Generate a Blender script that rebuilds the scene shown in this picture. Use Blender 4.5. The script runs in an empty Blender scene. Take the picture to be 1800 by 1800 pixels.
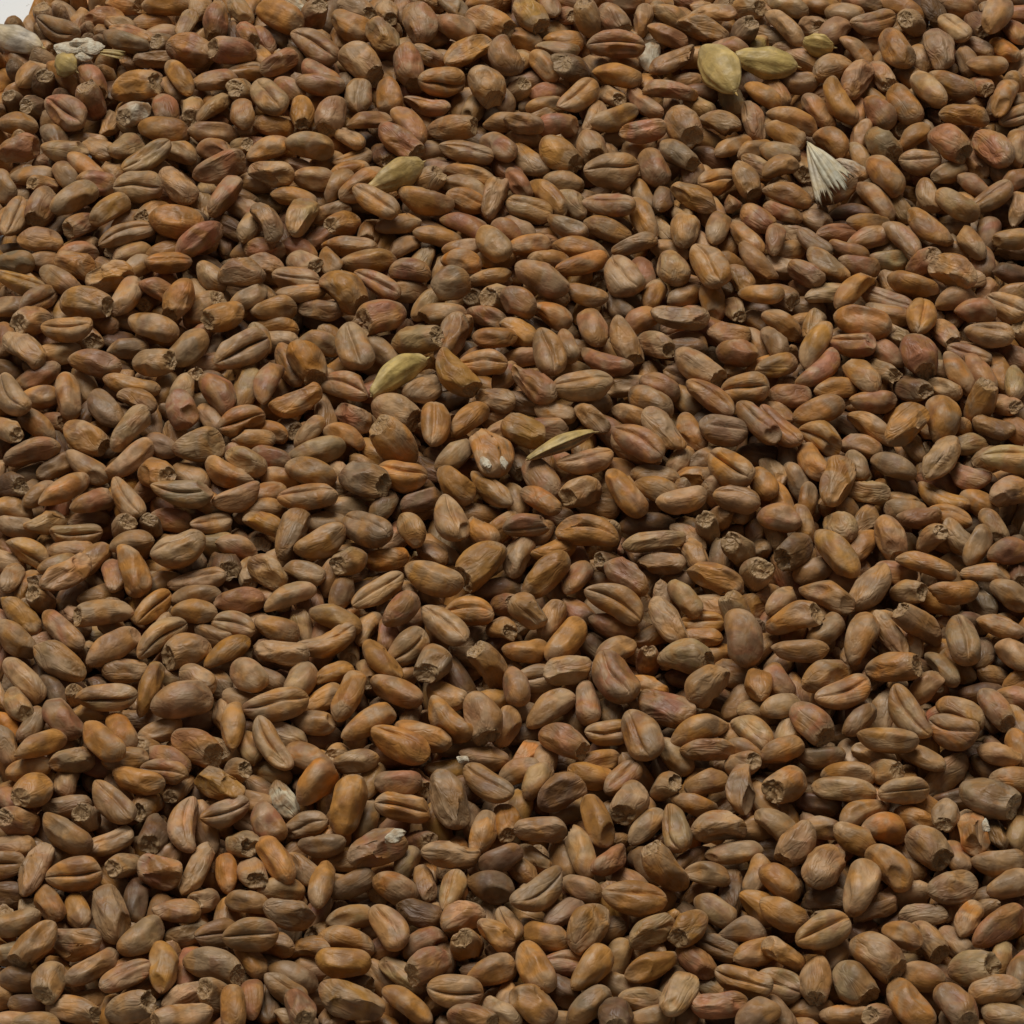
import bpy, math
import numpy as np

scene = bpy.context.scene
rng = np.random.default_rng(7)

# ------------------------------------------------------------------ camera
PITCH = math.radians(48.0)       # camera looks down at the heap at this angle
DIST = 0.52                      # metres from the lens to the heap's middle
WIDTH = 0.1165                   # metres of heap across the picture's middle
HEAP = 0.0105                    # height of the heap's top above the table
TAN = 0.5 * WIDTH / DIST
FWD = np.array([0.0, math.cos(PITCH), -math.sin(PITCH)])
UP = np.array([0.0, math.sin(PITCH), math.cos(PITCH)])
RIGHT = np.array([1.0, 0.0, 0.0])
EYE = np.array([0.0, 0.0, HEAP]) - FWD * DIST
cam_data = bpy.data.cameras.new("camera")
cam = bpy.data.objects.new("camera", cam_data)
scene.collection.objects.link(cam)
cam.location = EYE
cam.rotation_euler = (math.pi / 2 - PITCH, 0, 0)
cam_data.sensor_width = 36.0
cam_data.lens = 18.0 / TAN
cam_data.clip_start = 0.01
cam_data.clip_end = 50.0
scene.camera = cam

# ------------------------------------------------------------------ light
world = bpy.data.worlds.new("World")
scene.world = world
world.use_nodes = True
world.node_tree.nodes["Background"].inputs[0].default_value = (1.0, 0.98, 0.95, 1)
world.node_tree.nodes["Background"].inputs[1].default_value = 0.075

def area_light(name, loc, target, size, power, color):
    ld = bpy.data.lights.new(name, 'AREA')
    ld.shape = 'RECTANGLE'
    ld.size, ld.size_y = size
    ld.energy = power
    ld.color = color
    o = bpy.data.objects.new(name, ld)
    scene.collection.objects.link(o)
    o.location = loc
    d = np.array(target) - np.array(loc)
    from mathutils import Vector
    o.rotation_euler = Vector(d).to_track_quat('-Z', 'Y').to_euler()
    return o

# a broad soft window behind and above the heap
area_light("window_light", (-0.35, 1.15, 2.15), (0, 0, 0), (1.7, 1.3), 59.0, (1.0, 0.975, 0.93))

vs = scene.view_settings
vs.view_transform = 'Standard'
vs.look = 'None'
vs.exposure = 0.0
vs.gamma = 1.0
vs.use_curve_mapping = False
scene.cycles.filter_width = 1.5
scene.cycles.max_bounces = 6

SURVEY = """
@ 0 0
31 9 70 34 20 u a
46 14 -40 30 18 b t
56 16 80 20 12 b t
42 22 -35 40 18 v g
60 4 -10 26 14 b a
86 4 -10 30 14 e a
116 4 0 34 16 b a
140 6 80 22 12 b t
152 14 265 34 18 e r
168 7 -60 28 14 b t
176 5 70 20 12 b a
74 13 10 30 14 b r
86 17 -20 26 16 w t
106 17 5 22 12 b a
113 24 10 18 10 b t
130 17 60 22 16 p t
164 24 -60 16 12 w d
174 24 -60 24 16 e r
94 26 -30 38 14 u r
88 30 -28 40 12 b g
109 31 10 18 12 b r
9 28 -20 44 14 h W
24 27 -60 18 14 b a
28 38 -15 28 20 e a
6 40 -25 30 14 b g
14 46 -40 22 16 b r
132 36 -15 34 24 p r
118 33 170 12 14 e d
164 36 165 36 20 e r
108 41 0 24 12 w g
125 53 -58 36 16 b a
151 56 3 34 16 b r
172 50 5 24 14 u a
22 53 45 26 18 b t
4 60 60 30 18 b a
45 54 -35 34 18 b a
46 46 -40 18 10 h y
30 60 60 22 18 e d
16 63 20 24 18 b r
66 57 -60 34 18 e r
95 60 10 40 22 e a
78 64 250 14 14 e d
65 73 115 30 20 e r
47 80 -42 42 26 c r
27 76 180 14 12 e d
96 79 200 26 18 e W
116 76 -70 26 20 b r
121 63 -45 22 10 b t
135 76 -60 24 18 e t
150 74 50 32 18 w t
172 66 150 20 18 e t
170 80 -80 26 20 b a
12 87 -5 30 18 b a
115 92 -8 38 20 b a
78 87 75 24 12 w t
90 88 -40 20 10 w t
150 93 5 36 16 b t
176 90 30 22 14 b a
38 96 -50 26 18 b g
62 98 10 20 12 b t
14 107 5 32 24 p r
46 107 -5 36 16 b t
68 105 -30 22 16 w t
89 103 30 24 20 w t
176 103 -20 24 16 b r
103 112 30 42 16 c t
126 106 -30 28 16 b t
152 105 -5 28 10 b r
168 105 20 18 14 e t
62 119 -35 34 16 b a
46 122 -50 26 16 b t
155 118 15 40 22 p r
22 124 -5 34 14 b a
172 120 180 22 18 e d
178 128 0 16 14 b t
98 132 -3 36 22 c t
124 130 -40 40 22 p t
2 131 -60 26 20 b t
31 129 180 18 12 e r
68 129 -15 30 18 b r
30 145 250 32 20 e r
52 139 30 36 20 b t
157 138 50 32 18 p r
77 148 30 32 20 b a
142 144 -60 22 14 w t
110 150 200 28 20 e a
124 156 -15 40 24 b a
104 148 180 12 14 e r
92 155 40 24 10 b a
58 158 205 28 18 e r
10 154 75 38 18 c t
88 164 25 42 18 c g
28 170 -10 34 20 p t
42 160 60 16 12 b d
140 167 35 36 20 b r
160 160 -20 20 16 w d
160 170 80 20 14 b d
176 160 70 24 18 b t
170 146 -30 20 14 b r
118 177 10 32 10 b o
54 177 10 26 12 b r
92 176 15 28 10 b t
176 176 20 20 12 b t
10 178 0 24 8 b d
4 72 70 20 14 b a
50 150 30 20 12 b d
@ 450 0
16 10 -30 40 22 b a
29 5 -30 18 12 w W
40 12 70 26 20 e r
70 5 -20 30 16 e t
92 8 -70 22 18 e t
104 6 80 14 10 b r
115 14 -60 34 24 p r
138 4 -30 18 14 b g
160 2 0 26 10 b a
66 19 -20 32 20 b a
164 15 -25 40 20 e a
140 20 -10 32 20 b r
89 24 -50 28 24 p t
118 28 20 16 12 b t
128 26 30 22 12 b t
42 32 -25 42 22 c r
16 26 -20 16 12 b g
4 28 -60 26 14 b r
2 40 -60 20 16 b a
16 43 30 28 20 p r
150 36 30 38 22 p a
174 40 -60 30 22 b r
74 44 -40 38 24 e t
86 36 0 22 10 b r
106 34 -20 14 10 b t
106 46 -65 36 22 e r
120 40 -30 20 16 w t
132 43 -20 18 12 b t
44 52 -40 32 18 b r
45 59 -8 36 16 b r
72 68 85 24 20 c t
93 66 -70 26 20 b a
130 58 5 34 24 c a
162 59 -60 34 24 e a
9 70 -65 34 22 c t
22 63 -40 22 12 b r
33 78 -85 28 20 e a
53 81 255 32 20 e t
120 75 -12 34 16 u r
145 72 65 26 14 b t
154 76 60 20 12 b t
174 68 -70 24 14 b g
165 81 -20 18 14 e W
12 88 -5 28 14 b a
80 84 15 34 18 b r
107 88 -45 34 18 b r
138 90 5 40 20 e a
174 86 -10 20 12 b t
8 104 0 34 18 b a
38 103 0 36 22 b t
66 98 -40 26 16 u t
100 100 -40 50 20 e r
148 107 -10 40 18 u g
170 103 -40 32 18 b r
68 113 20 30 14 u a
66 120 15 30 10 b a
88 109 -40 22 14 e d
48 115 10 16 8 b a
28 116 -10 24 12 w t
10 122 -10 34 20 w t
41 126 -5 30 18 b t
76 130 28 42 20 b a
57 130 60 18 16 b t
98 124 28 46 18 h y
118 129 40 32 20 e t
150 123 -20 38 14 b a
148 131 -20 36 12 b t
127 120 0 24 14 b g
176 119 -40 22 16 b r
27 138 -15 34 16 b a
76 143 10 14 8 w t
85 143 -40 38 20 c a
118 142 -15 42 20 b a
148 142 -10 26 18 c a
168 138 75 36 20 w t
8 155 -50 30 22 w t
32 151 70 36 22 p t
52 149 10 24 14 w t
62 157 195 26 18 e a
100 157 10 34 16 b a
81 163 240 22 16 e a
128 166 -8 36 16 b a
150 158 -25 40 16 b r
18 164 -60 20 12 w d
166 172 -50 30 20 b t
6 176 0 26 12 w r
30 175 -10 26 12 b r
65 174 -10 44 14 b a
44 168 40 20 10 b r
104 173 35 22 10 b t
146 176 0 24 8 b t
176 162 -40 24 18 b r
138 154 0 30 12 b d
@ 900 0
12 10 -55 34 22 e a
28 4 -60 18 12 b r
36 11 -45 18 14 e r
44 4 0 22 10 b r
54 14 110 30 20 e t
71 13 -50 32 18 e r
80 2 0 14 8 b r
92 14 75 26 16 b t
100 10 80 20 10 b g
111 10 -20 24 14 b t
140 9 0 36 16 p t
165 6 10 26 18 e t
176 12 80 20 14 b t
134 20 -20 38 20 w a
162 25 60 20 18 e g
8 28 -15 28 16 b a
28 22 20 18 12 b t
36 28 0 30 12 b a
32 35 -3 32 10 b t
73 31 0 42 22 c r
109 25 -20 30 14 b r
97 39 80 18 12 w W
114 42 25 38 18 p t
154 35 -20 26 20 b r
146 48 -60 44 25 h y
172 36 60 20 16 b y
178 44 -5 46 22 h y
7 41 230 20 20 e t
22 46 -35 28 16 b a
18 54 -40 22 12 b d
44 49 170 28 22 e d
74 53 -8 36 18 b a
112 62 -5 40 18 w r
10 56 0 12 12 b g
3 66 60 20 16 e t
26 66 25 26 12 b r
46 69 45 42 20 c a
69 67 -40 20 16 e t
92 73 -45 34 14 b r
73 84 30 42 18 b a
58 82 70 28 12 b t
12 70 60 20 14 b g
24 75 10 20 8 b t
155 68 -60 30 20 p g
130 74 -40 24 12 b t
176 66 -30 30 18 b a
170 84 -60 30 18 w r
120 87 -55 32 26 e t
146 86 -25 32 20 p t
92 93 5 36 18 w r
70 99 10 14 10 b g
32 88 10 32 18 b r
20 86 40 16 14 w t
8 88 -10 26 16 p t
10 96 10 20 10 b t
56 102 -65 28 22 e t
33 109 -40 36 22 e a
10 114 -40 34 20 u a
69 120 15 42 26 c t
99 117 -65 32 20 b r
116 109 -40 36 18 e g
156 103 25 32 16 b a
140 112 -20 22 14 b d
172 106 10 22 18 b a
164 126 -60 32 18 e t
174 117 -30 18 14 w t
126 122 80 20 14 b r
143 128 20 24 20 c a
4 128 -50 26 16 b r
36 128 -15 28 14 b t
26 137 -45 36 16 b a
42 141 -40 18 12 w t
12 147 -10 34 20 c t
69 145 -10 40 18 u r
92 139 -50 24 14 b a
128 138 -25 36 20 p a
106 140 80 18 18 b g
67 161 -20 36 14 b a
38 160 -25 32 16 b g
92 153 -60 36 18 b a
104 163 -60 18 12 w t
122 162 85 28 20 b a
146 160 70 34 18 b t
165 168 -45 34 16 b a
172 154 -40 26 18 b r
86 171 15 34 14 w g
12 173 -5 30 14 b a
4 160 -30 18 14 b r
48 175 -15 42 14 b a
110 176 -20 22 12 b t
134 174 -50 22 14 b t
17 166 0 14 8 b t
132 66 0 26 14 b r
@ 1350 0
14 5 -15 30 14 b t
38 4 -10 26 14 b a
66 3 0 30 10 b r
94 5 -20 34 12 b a
116 5 -60 16 10 w d
134 5 0 24 12 b r
12 18 -45 40 16 b t
30 18 -30 20 16 e t
47 22 40 28 18 b t
4 26 -20 22 14 w g
35 32 -10 22 12 h y
16 36 -10 18 12 w t
24 42 -30 16 12 w t
54 10 -10 26 12 b t
74 18 20 36 18 c r
89 34 -60 38 22 b a
102 16 160 22 20 e t
108 40 -70 24 16 b t
120 33 -75 36 22 w g
132 20 -50 30 14 c t
148 16 -40 22 18 e d
160 10 60 32 20 b t
176 10 0 20 12 b r
174 22 -60 22 14 b r
64 36 -40 28 16 b o
47 48 15 34 24 w t
62 56 60 36 20 p t
79 52 -60 28 16 e r
154 46 -5 30 14 b a
166 34 -50 26 12 b o
140 42 -60 22 12 b g
146 34 -30 22 10 b g
22 59 -5 30 12 b t
4 66 -60 20 18 b r
128 60 -28 36 18 b a
149 60 -30 18 16 e r
112 64 -55 38 20 b t
119 80 -50 18 14 e d
94 73 -60 34 20 b a
78 79 -40 26 20 b r
166 68 70 38 18 b a
48 73 -60 36 18 b a
36 78 -45 32 12 b r
18 83 -12 38 16 b a
138 80 -10 36 20 w a
174 82 20 24 14 c t
62 78 -80 20 14 b r
12 94 -25 30 18 b a
46 98 -35 30 14 b a
64 96 70 24 16 b t
80 101 -40 32 22 e g
102 96 30 28 18 b a
128 100 -45 36 26 e r
158 102 -50 38 24 w r
176 104 80 28 18 b a
38 116 118 42 24 h W
8 108 -20 26 16 b t
22 116 -60 20 14 e t
60 118 -30 14 14 w W
82 122 -55 38 22 b a
66 110 -60 20 14 b t
107 114 -5 28 20 c t
144 114 -40 28 14 b t
162 120 -60 26 14 b g
128 121 25 28 14 b t
145 130 -30 28 14 b r
8 116 30 24 12 b t
14 136 -18 36 18 b r
48 134 25 36 18 b r
76 140 -50 36 16 b a
92 146 -50 18 12 b t
112 138 -70 28 16 b t
132 144 -30 34 20 b t
158 140 25 34 20 u t
172 128 20 24 14 b r
176 146 80 28 16 b t
10 150 -30 30 16 b r
32 154 -20 30 18 b t
112 160 -40 38 20 b a
74 158 22 38 16 b a
48 164 10 28 14 u r
70 168 20 34 12 b r
96 168 -50 34 14 b r
4 168 80 28 16 b r
18 165 -20 22 12 w t
32 172 -40 28 14 u g
142 170 -60 30 14 b t
154 165 80 24 12 b r
172 168 10 30 12 b t
88 176 10 26 8 b t
56 177 -20 30 10 b r
126 177 -10 24 8 b t
12 177 10 20 8 b t
60 150 0 40 14 b d
166 152 0 30 14 b d
120 52 0 20 10 b d
@ 0 450
10 4 -5 26 16 b g
32 4 0 16 10 b g
52 7 -20 30 22 p a
77 14 -15 36 22 p a
96 8 30 20 14 b t
118 6 5 34 16 u o
145 8 -10 24 12 b d
14 20 -8 38 16 u a
42 16 -40 34 14 b t
6 36 -5 26 18 b t
26 31 40 32 18 v r
60 33 -8 44 24 e a
90 28 68 38 18 b t
112 24 -10 30 18 b r
106 28 230 18 18 e d
126 30 245 34 30 e a
148 15 -40 22 16 b t
170 12 10 34 26 w t
160 22 -20 24 14 b d
24 46 180 26 20 e r
48 52 -10 40 20 c a
58 58 -30 24 22 e a
70 47 -35 28 16 b t
106 51 -25 44 22 b a
142 38 35 36 24 e t
158 42 200 32 22 e a
176 30 30 24 14 b t
178 38 0 22 12 b a
3 58 -60 26 18 b r
17 64 -45 36 24 w t
30 57 -50 24 10 b r
42 68 10 24 14 b t
66 76 -12 40 20 b r
76 57 -30 20 14 b d
90 64 15 22 14 b g
107 75 10 34 22 e t
132 66 35 34 22 b g
168 66 28 44 26 c t
145 76 10 16 14 b r
26 85 15 36 16 b r
4 80 -20 24 14 b d
48 98 -70 34 18 b a
28 100 10 26 14 b a
8 100 -50 36 20 c t
92 92 -10 42 16 b a
72 106 -55 36 20 b g
96 102 -20 30 16 w t
134 90 70 22 16 e t
128 96 60 30 16 b t
126 108 -60 28 24 b r
155 96 -45 34 22 b r
174 94 75 36 20 b t
150 91 -30 20 14 b d
148 114 -50 22 14 b t
24 117 -40 36 16 b a
4 121 -30 24 18 e t
60 128 -30 40 22 e a
94 122 50 42 22 p t
62 112 60 20 10 b d
22 138 5 42 20 b r
140 133 0 38 26 p t
122 128 100 14 10 w t
170 117 15 34 22 c a
172 145 -20 32 20 b t
60 148 -30 36 14 b t
92 144 35 40 18 b t
108 152 -15 30 24 e a
112 132 -20 26 12 b g
40 148 20 16 14 b g
24 154 20 20 12 b g
46 164 35 42 18 b a
28 168 40 30 14 b r
8 164 20 24 20 e d
18 168 60 14 12 b g
160 154 -20 40 16 b a
134 155 -30 26 20 b t
88 172 -60 40 18 c a
66 173 25 34 18 b r
128 168 -5 48 20 c t
144 172 -30 26 12 u a
168 172 15 36 16 b t
8 177 0 30 8 b a
120 140 -60 22 10 b d
110 35 0 16 10 b d
80 84 0 20 8 b d
130 124 20 20 12 b d
178 128 0 28 16 b a
@ 450 450
6 8 -30 26 22 p t
32 5 -40 26 20 e t
52 4 -60 22 16 b a
78 4 0 42 14 b a
108 10 -15 28 18 b r
144 3 -15 30 16 b o
168 3 0 26 10 b a
28 17 -10 34 18 c t
32 26 5 36 14 u a
62 24 -35 40 26 e a
86 20 -30 38 16 c r
106 26 -5 24 14 b t
137 20 20 28 26 b g
165 16 10 30 14 b a
172 30 170 26 20 e t
4 26 -60 20 14 w t
12 37 0 34 10 b a
12 49 0 36 10 b a
45 38 -15 36 12 w g
48 47 -15 34 10 b d
88 41 200 38 26 e r
120 34 40 18 12 b t
130 40 -5 36 16 b t
162 42 -30 34 14 b r
168 57 5 32 18 b a
138 58 60 40 20 u r
112 58 10 42 22 e t
3 60 -80 26 18 c t
16 60 -10 24 10 b t
22 76 -60 42 14 b a
36 74 -55 38 26 e o
44 60 -5 30 18 b t
69 65 -70 44 26 c t
88 68 -40 30 14 b t
99 82 38 50 18 h y
138 84 -45 46 22 e a
160 76 -5 36 20 c a
118 93 30 30 22 p t
63 91 -20 40 20 c r
84 96 10 16 10 b r
6 88 70 36 18 b r
16 95 60 20 8 b g
29 104 20 40 20 p a
48 112 -80 40 12 w t
12 108 -20 18 10 b a
68 112 -20 24 22 p r
97 110 -20 40 24 e t
126 120 88 32 22 c a
136 103 10 22 12 b d
150 114 40 34 18 b a
168 100 -20 26 16 w g
175 84 60 20 16 b r
8 124 -20 30 18 b a
20 121 -30 16 16 e d
38 124 40 26 14 b t
62 126 -20 32 14 b a
98 132 130 54 28 e a
84 138 -45 34 14 b a
127 140 -20 16 14 e d
140 141 40 30 20 b t
166 136 -65 46 30 p a
10 142 -20 32 18 b r
14 147 -30 14 10 e d
43 137 15 42 14 b t
22 138 -30 20 10 b d
38 152 -15 38 20 b a
58 152 -30 16 16 e t
76 156 -20 40 28 e g
102 156 -10 36 24 u a
124 152 160 16 14 w d
140 160 -45 30 22 b a
166 166 -45 42 18 u a
16 157 -10 26 12 b a
6 167 10 28 16 b a
37 170 -5 44 20 u a
30 176 -10 28 10 b g
90 174 60 22 14 b g
96 174 -50 24 8 w d
116 172 20 16 14 b g
6 179 10 24 8 b a
64 178 10 30 10 b t
172 125 30 30 18 b t
154 148 0 20 12 b r
112 164 0 20 14 b d
@ 900 450
10 2 0 20 8 b a
26 4 -5 26 10 b a
20 16 -22 44 24 b t
50 7 25 40 16 b a
77 16 -60 32 24 c t
92 11 -60 28 18 b r
112 8 -75 28 22 b t
100 27 70 20 12 b a
140 8 -60 50 24 c a
162 16 -60 24 12 w t
172 4 -40 34 14 b t
4 32 -30 28 20 b r
52 28 -15 28 16 b a
28 41 -15 30 18 b o
56 49 -70 38 22 b r
75 36 -60 26 16 b d
78 60 -65 42 20 e t
100 62 -20 28 18 e t
118 44 -5 42 22 w t
90 45 30 26 14 b r
122 29 20 22 14 b t
141 31 -75 30 14 b a
157 37 -50 20 16 e t
175 27 -5 34 18 b a
152 56 -15 32 20 w r
158 69 -15 30 20 b r
174 46 -30 24 18 b a
4 54 -30 28 20 p a
26 68 -75 42 24 c t
38 64 -70 20 14 b t
46 66 0 16 14 b g
14 48 -30 18 10 w d
6 72 10 22 8 b t
64 76 -25 44 16 b r
50 93 5 44 22 u t
80 92 10 20 14 b t
104 91 -20 30 16 b r
130 79 -35 46 22 e t
118 66 0 40 12 b d
124 60 -25 22 10 b r
172 62 -60 20 14 b a
164 94 -10 36 24 c a
178 78 20 26 12 b a
14 89 -40 38 22 p r
8 102 -20 22 18 w g
30 111 -15 28 18 b o
8 122 -20 32 24 w a
34 133 25 54 18 h t
56 106 15 22 12 b g
56 113 -40 30 16 w t
96 103 -30 36 22 b a
106 121 -45 38 24 p t
84 112 -20 26 16 b t
124 122 -65 34 14 b a
141 100 -40 44 18 u r
122 100 -50 24 12 b t
148 123 -5 36 24 c g
174 117 -40 42 18 c r
68 123 -45 34 14 b r
90 131 -30 40 22 c r
84 138 -35 42 12 b t
52 146 15 42 20 u t
24 122 5 30 10 b r
4 146 -60 24 16 e d
20 156 -55 36 20 b r
20 171 -40 32 18 b o
50 166 195 30 20 e t
100 156 -15 36 16 b a
102 164 -15 34 12 b a
79 166 -50 44 20 b a
78 150 -20 24 10 b r
128 155 10 30 20 p a
118 144 55 20 8 b t
155 150 -35 40 24 c o
138 142 15 24 10 b t
120 172 15 38 18 b t
158 172 -10 34 20 u t
2 172 -70 20 14 b t
176 160 -60 28 18 b a
174 140 0 24 16 b d
60 178 -10 20 8 b t
150 165 0 20 12 b d
@ 1350 450
10 8 -20 26 18 w t
26 12 -40 26 20 p r
40 6 -45 34 16 b t
64 7 -10 30 18 b r
86 4 0 14 14 b g
108 5 30 24 18 e r
130 10 -30 34 24 p a
152 4 -80 22 14 b r
138 18 10 28 12 w t
28 22 -20 30 10 b r
8 28 -30 26 20 e g
40 26 10 20 16 w t
60 24 40 36 18 b a
26 36 -10 22 10 b g
102 20 -15 38 20 b a
118 25 -40 12 12 b t
84 32 -28 40 16 c r
84 41 -20 34 12 b t
10 47 -25 30 18 b a
66 46 -15 42 22 b a
88 55 -50 20 16 w t
108 44 80 32 20 c a
124 54 -60 30 16 e r
146 38 5 30 18 b r
156 56 -15 36 20 u t
168 36 -30 32 22 c t
176 28 5 26 10 b t
132 30 10 24 14 b t
154 24 60 16 12 b t
5 60 -65 28 18 b t
32 62 55 36 20 b a
32 48 70 22 16 w t
6 77 15 28 16 b a
60 63 -10 34 22 u r
84 68 -40 24 16 b r
106 70 -70 38 28 e r
80 80 -30 26 16 e t
66 84 -55 34 20 b a
38 80 40 38 16 b r
44 76 -50 16 10 b t
142 70 -25 32 16 c r
148 82 -65 34 18 b r
134 82 -60 34 14 b a
120 80 -10 28 12 b t
164 82 -65 34 18 b a
174 72 -30 20 12 b r
174 90 75 30 18 b t
100 93 -20 28 20 e d
15 98 0 32 18 b r
48 94 10 32 12 b a
122 92 -25 32 18 b t
36 109 15 38 20 b a
74 103 0 34 16 b r
54 117 -30 18 14 b d
124 115 88 34 24 b a
150 104 75 36 22 e a
166 105 -20 18 14 e t
72 120 -40 38 16 b a
98 120 40 36 26 p a
102 133 -60 22 16 w t
8 122 -40 38 18 c r
4 110 -20 22 10 w t
38 126 -25 32 22 v a
30 142 -70 38 18 b a
66 132 -5 26 10 b r
122 140 60 40 24 w t
158 122 -15 28 16 w g
174 122 -60 22 18 b r
170 143 0 44 24 u t
142 132 20 14 14 b t
14 142 80 20 16 b g
50 158 70 42 26 p a
62 146 -80 20 14 b t
88 148 -25 34 18 b g
94 160 -40 24 14 b d
70 166 -10 28 20 w t
6 152 -60 20 14 w t
20 158 -40 16 14 b g
6 168 -60 36 18 b a
28 172 80 22 16 b a
122 172 -30 40 14 u a
92 172 -15 28 12 b t
96 179 -10 30 10 b t
140 156 -30 26 20 p r
150 158 -20 20 14 b d
170 166 15 30 26 p t
148 174 -30 26 16 b a
176 106 80 24 14 b r
170 12 0 30 20 b d
@ 0 900
12 11 -5 30 16 b t
32 7 20 26 18 w t
62 4 10 30 12 w d
90 2 -40 24 12 b o
53 17 5 38 18 c t
50 27 -5 36 14 b t
86 12 60 24 20 e t
92 20 0 22 16 b t
20 29 -20 34 20 v a
3 36 -15 12 8 b t
94 40 -62 38 22 b a
126 27 15 40 28 u t
120 6 -5 34 16 b r
106 12 90 18 16 e d
148 10 25 26 14 c t
150 22 -10 24 12 b t
167 26 -15 22 10 b r
156 36 -45 24 22 e d
174 42 -80 26 18 e t
9 46 75 28 16 p a
20 52 60 18 16 b a
32 52 200 22 16 e d
47 45 35 40 24 w t
42 38 25 28 10 b t
66 32 60 24 14 w t
80 42 -65 34 18 b r
112 50 20 18 12 b t
139 50 5 44 16 u t
136 59 -5 40 12 b t
168 62 5 38 18 b r
30 62 120 18 16 e t
14 72 -40 36 18 b a
8 58 -30 18 10 b t
44 83 -40 46 16 b r
52 76 -40 30 12 w t
72 69 185 46 22 e t
106 68 40 34 18 v a
136 70 -5 34 14 b a
112 87 38 42 20 v t
80 95 30 42 20 b t
10 90 -35 34 22 b a
41 104 -30 42 22 p t
132 97 200 36 24 e t
159 98 28 36 16 b o
140 80 5 28 10 b t
165 80 -5 28 14 c t
150 88 -20 22 10 b t
176 82 30 16 12 b t
15 118 -50 40 20 b t
30 120 -50 28 16 b d
88 112 -5 34 16 p t
45 122 -10 30 12 b d
105 123 70 42 18 b a
128 132 15 44 26 b t
138 118 -40 26 20 b t
152 120 -50 16 12 w g
174 115 -50 30 24 b t
75 131 5 44 20 v t
56 132 130 18 16 e t
60 144 0 20 14 b t
12 134 -60 32 18 e t
3 150 -30 20 12 b o
42 145 -45 34 24 b r
22 150 60 30 18 b g
86 154 -45 32 20 b o
71 161 -42 42 22 b a
28 164 45 40 20 b a
4 162 -60 24 18 b t
113 156 35 30 14 b t
136 165 -20 40 26 e r
163 150 85 36 14 b a
158 145 -60 20 14 w t
138 148 20 30 12 b d
170 134 -20 28 16 b t
174 126 -5 20 8 b t
106 169 150 22 14 e t
118 174 -30 34 16 b r
88 174 5 32 12 b a
163 173 130 24 20 e t
172 155 60 16 14 b g
176 165 -60 24 12 b t
50 174 15 28 16 w t
66 177 -10 20 8 b r
38 126 -70 24 16 b d
@ 450 900
6 8 -15 28 16 b o
26 16 65 40 24 w g
46 22 15 40 20 b a
50 8 5 20 10 b t
78 12 -35 50 24 c g
108 12 -55 30 22 b t
136 5 -70 52 24 c t
158 14 -45 28 18 b o
173 10 40 28 20 b a
8 42 -35 30 24 p t
34 42 -15 24 18 b t
50 38 15 18 12 w t
52 45 60 24 14 b t
22 58 20 40 18 b t
10 60 -10 30 12 b a
66 34 200 28 20 e t
64 45 5 28 10 b d
91 33 -5 34 18 b o
122 28 -45 30 18 p g
124 47 -15 44 24 b a
158 36 210 48 30 e a
85 57 32 42 18 c t
60 58 70 20 16 b g
168 54 5 38 14 b d
102 70 40 30 22 b r
150 70 -5 36 20 c a
133 80 -40 50 22 c t
174 66 20 20 16 e r
56 74 -20 40 20 b a
78 82 60 16 14 b t
172 82 10 22 14 e t
14 82 -15 34 20 b a
18 99 -12 40 20 w t
50 94 15 44 20 u a
93 87 -80 26 16 b r
106 96 30 32 24 c t
87 103 -45 36 18 b a
126 107 250 30 28 e g
78 112 -50 16 12 e t
152 102 -20 20 12 w t
173 92 30 24 18 b d
166 110 130 44 24 e a
5 118 -15 22 18 b g
32 119 60 30 22 b t
55 114 20 28 18 b a
66 128 70 44 22 b a
47 132 30 32 16 b a
98 127 -25 40 20 b a
14 136 5 48 24 c t
40 148 -15 30 18 b t
80 148 32 44 18 b a
132 128 -30 30 16 b a
134 148 -45 46 22 b a
160 143 -68 42 28 e t
108 145 80 14 12 w t
176 152 60 24 16 b t
10 165 -45 42 18 c t
20 158 -20 18 12 b t
36 172 -25 38 20 b a
60 172 160 22 20 e t
44 160 10 30 10 b d
102 163 -25 52 24 u a
116 158 -20 44 16 b a
160 174 -5 36 12 b t
143 164 10 20 12 b t
70 176 0 20 14 b t
@ 900 900
10 10 5 34 18 v r
28 4 -20 14 12 b r
15 17 10 26 10 b t
54 12 -8 46 24 c a
26 15 -60 20 12 b g
100 20 5 58 20 p t
124 18 -30 20 14 w t
138 14 110 26 20 e t
160 27 120 24 22 e t
4 30 60 30 20 b t
30 28 15 34 18 b a
24 45 35 42 22 b a
46 46 55 28 20 b r
70 36 150 16 14 e d
80 44 -40 36 22 p r
104 36 -5 36 18 p t
128 28 -60 24 14 p t
142 46 -20 42 22 p a
170 46 80 26 24 e t
122 60 -50 32 16 b t
73 64 -25 44 22 c a
110 74 -55 40 24 w t
140 65 -15 26 16 w t
158 72 120 36 20 e t
164 88 -75 38 28 b r
134 79 0 28 12 c a
132 88 -10 28 12 b a
10 70 -40 26 28 w g
27 76 60 28 20 b t
44 69 -40 24 16 b r
39 89 50 40 22 b a
72 80 -10 38 12 b r
10 98 5 34 18 b a
16 117 5 28 20 c t
39 110 10 36 22 p t
72 97 25 30 18 b t
72 117 -55 40 28 c r
96 107 80 28 18 e r
122 102 -8 42 24 e t
94 123 -10 24 16 b o
108 136 -25 42 24 w r
138 121 45 34 30 p t
160 134 60 24 16 b r
174 122 80 30 20 b a
174 140 -10 28 16 b t
90 133 -40 18 10 b t
27 137 30 40 20 b t
52 133 -85 34 18 b r
4 143 20 20 10 b t
2 122 -60 30 20 b r
37 160 -20 40 24 e r
68 156 0 24 18 c a
91 157 -65 46 26 c a
131 152 20 44 20 b a
156 160 -50 22 18 b t
170 154 -40 34 18 b t
138 168 0 40 18 w r
114 172 -40 26 16 b t
166 170 -15 30 14 b a
10 169 60 28 18 p a
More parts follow.
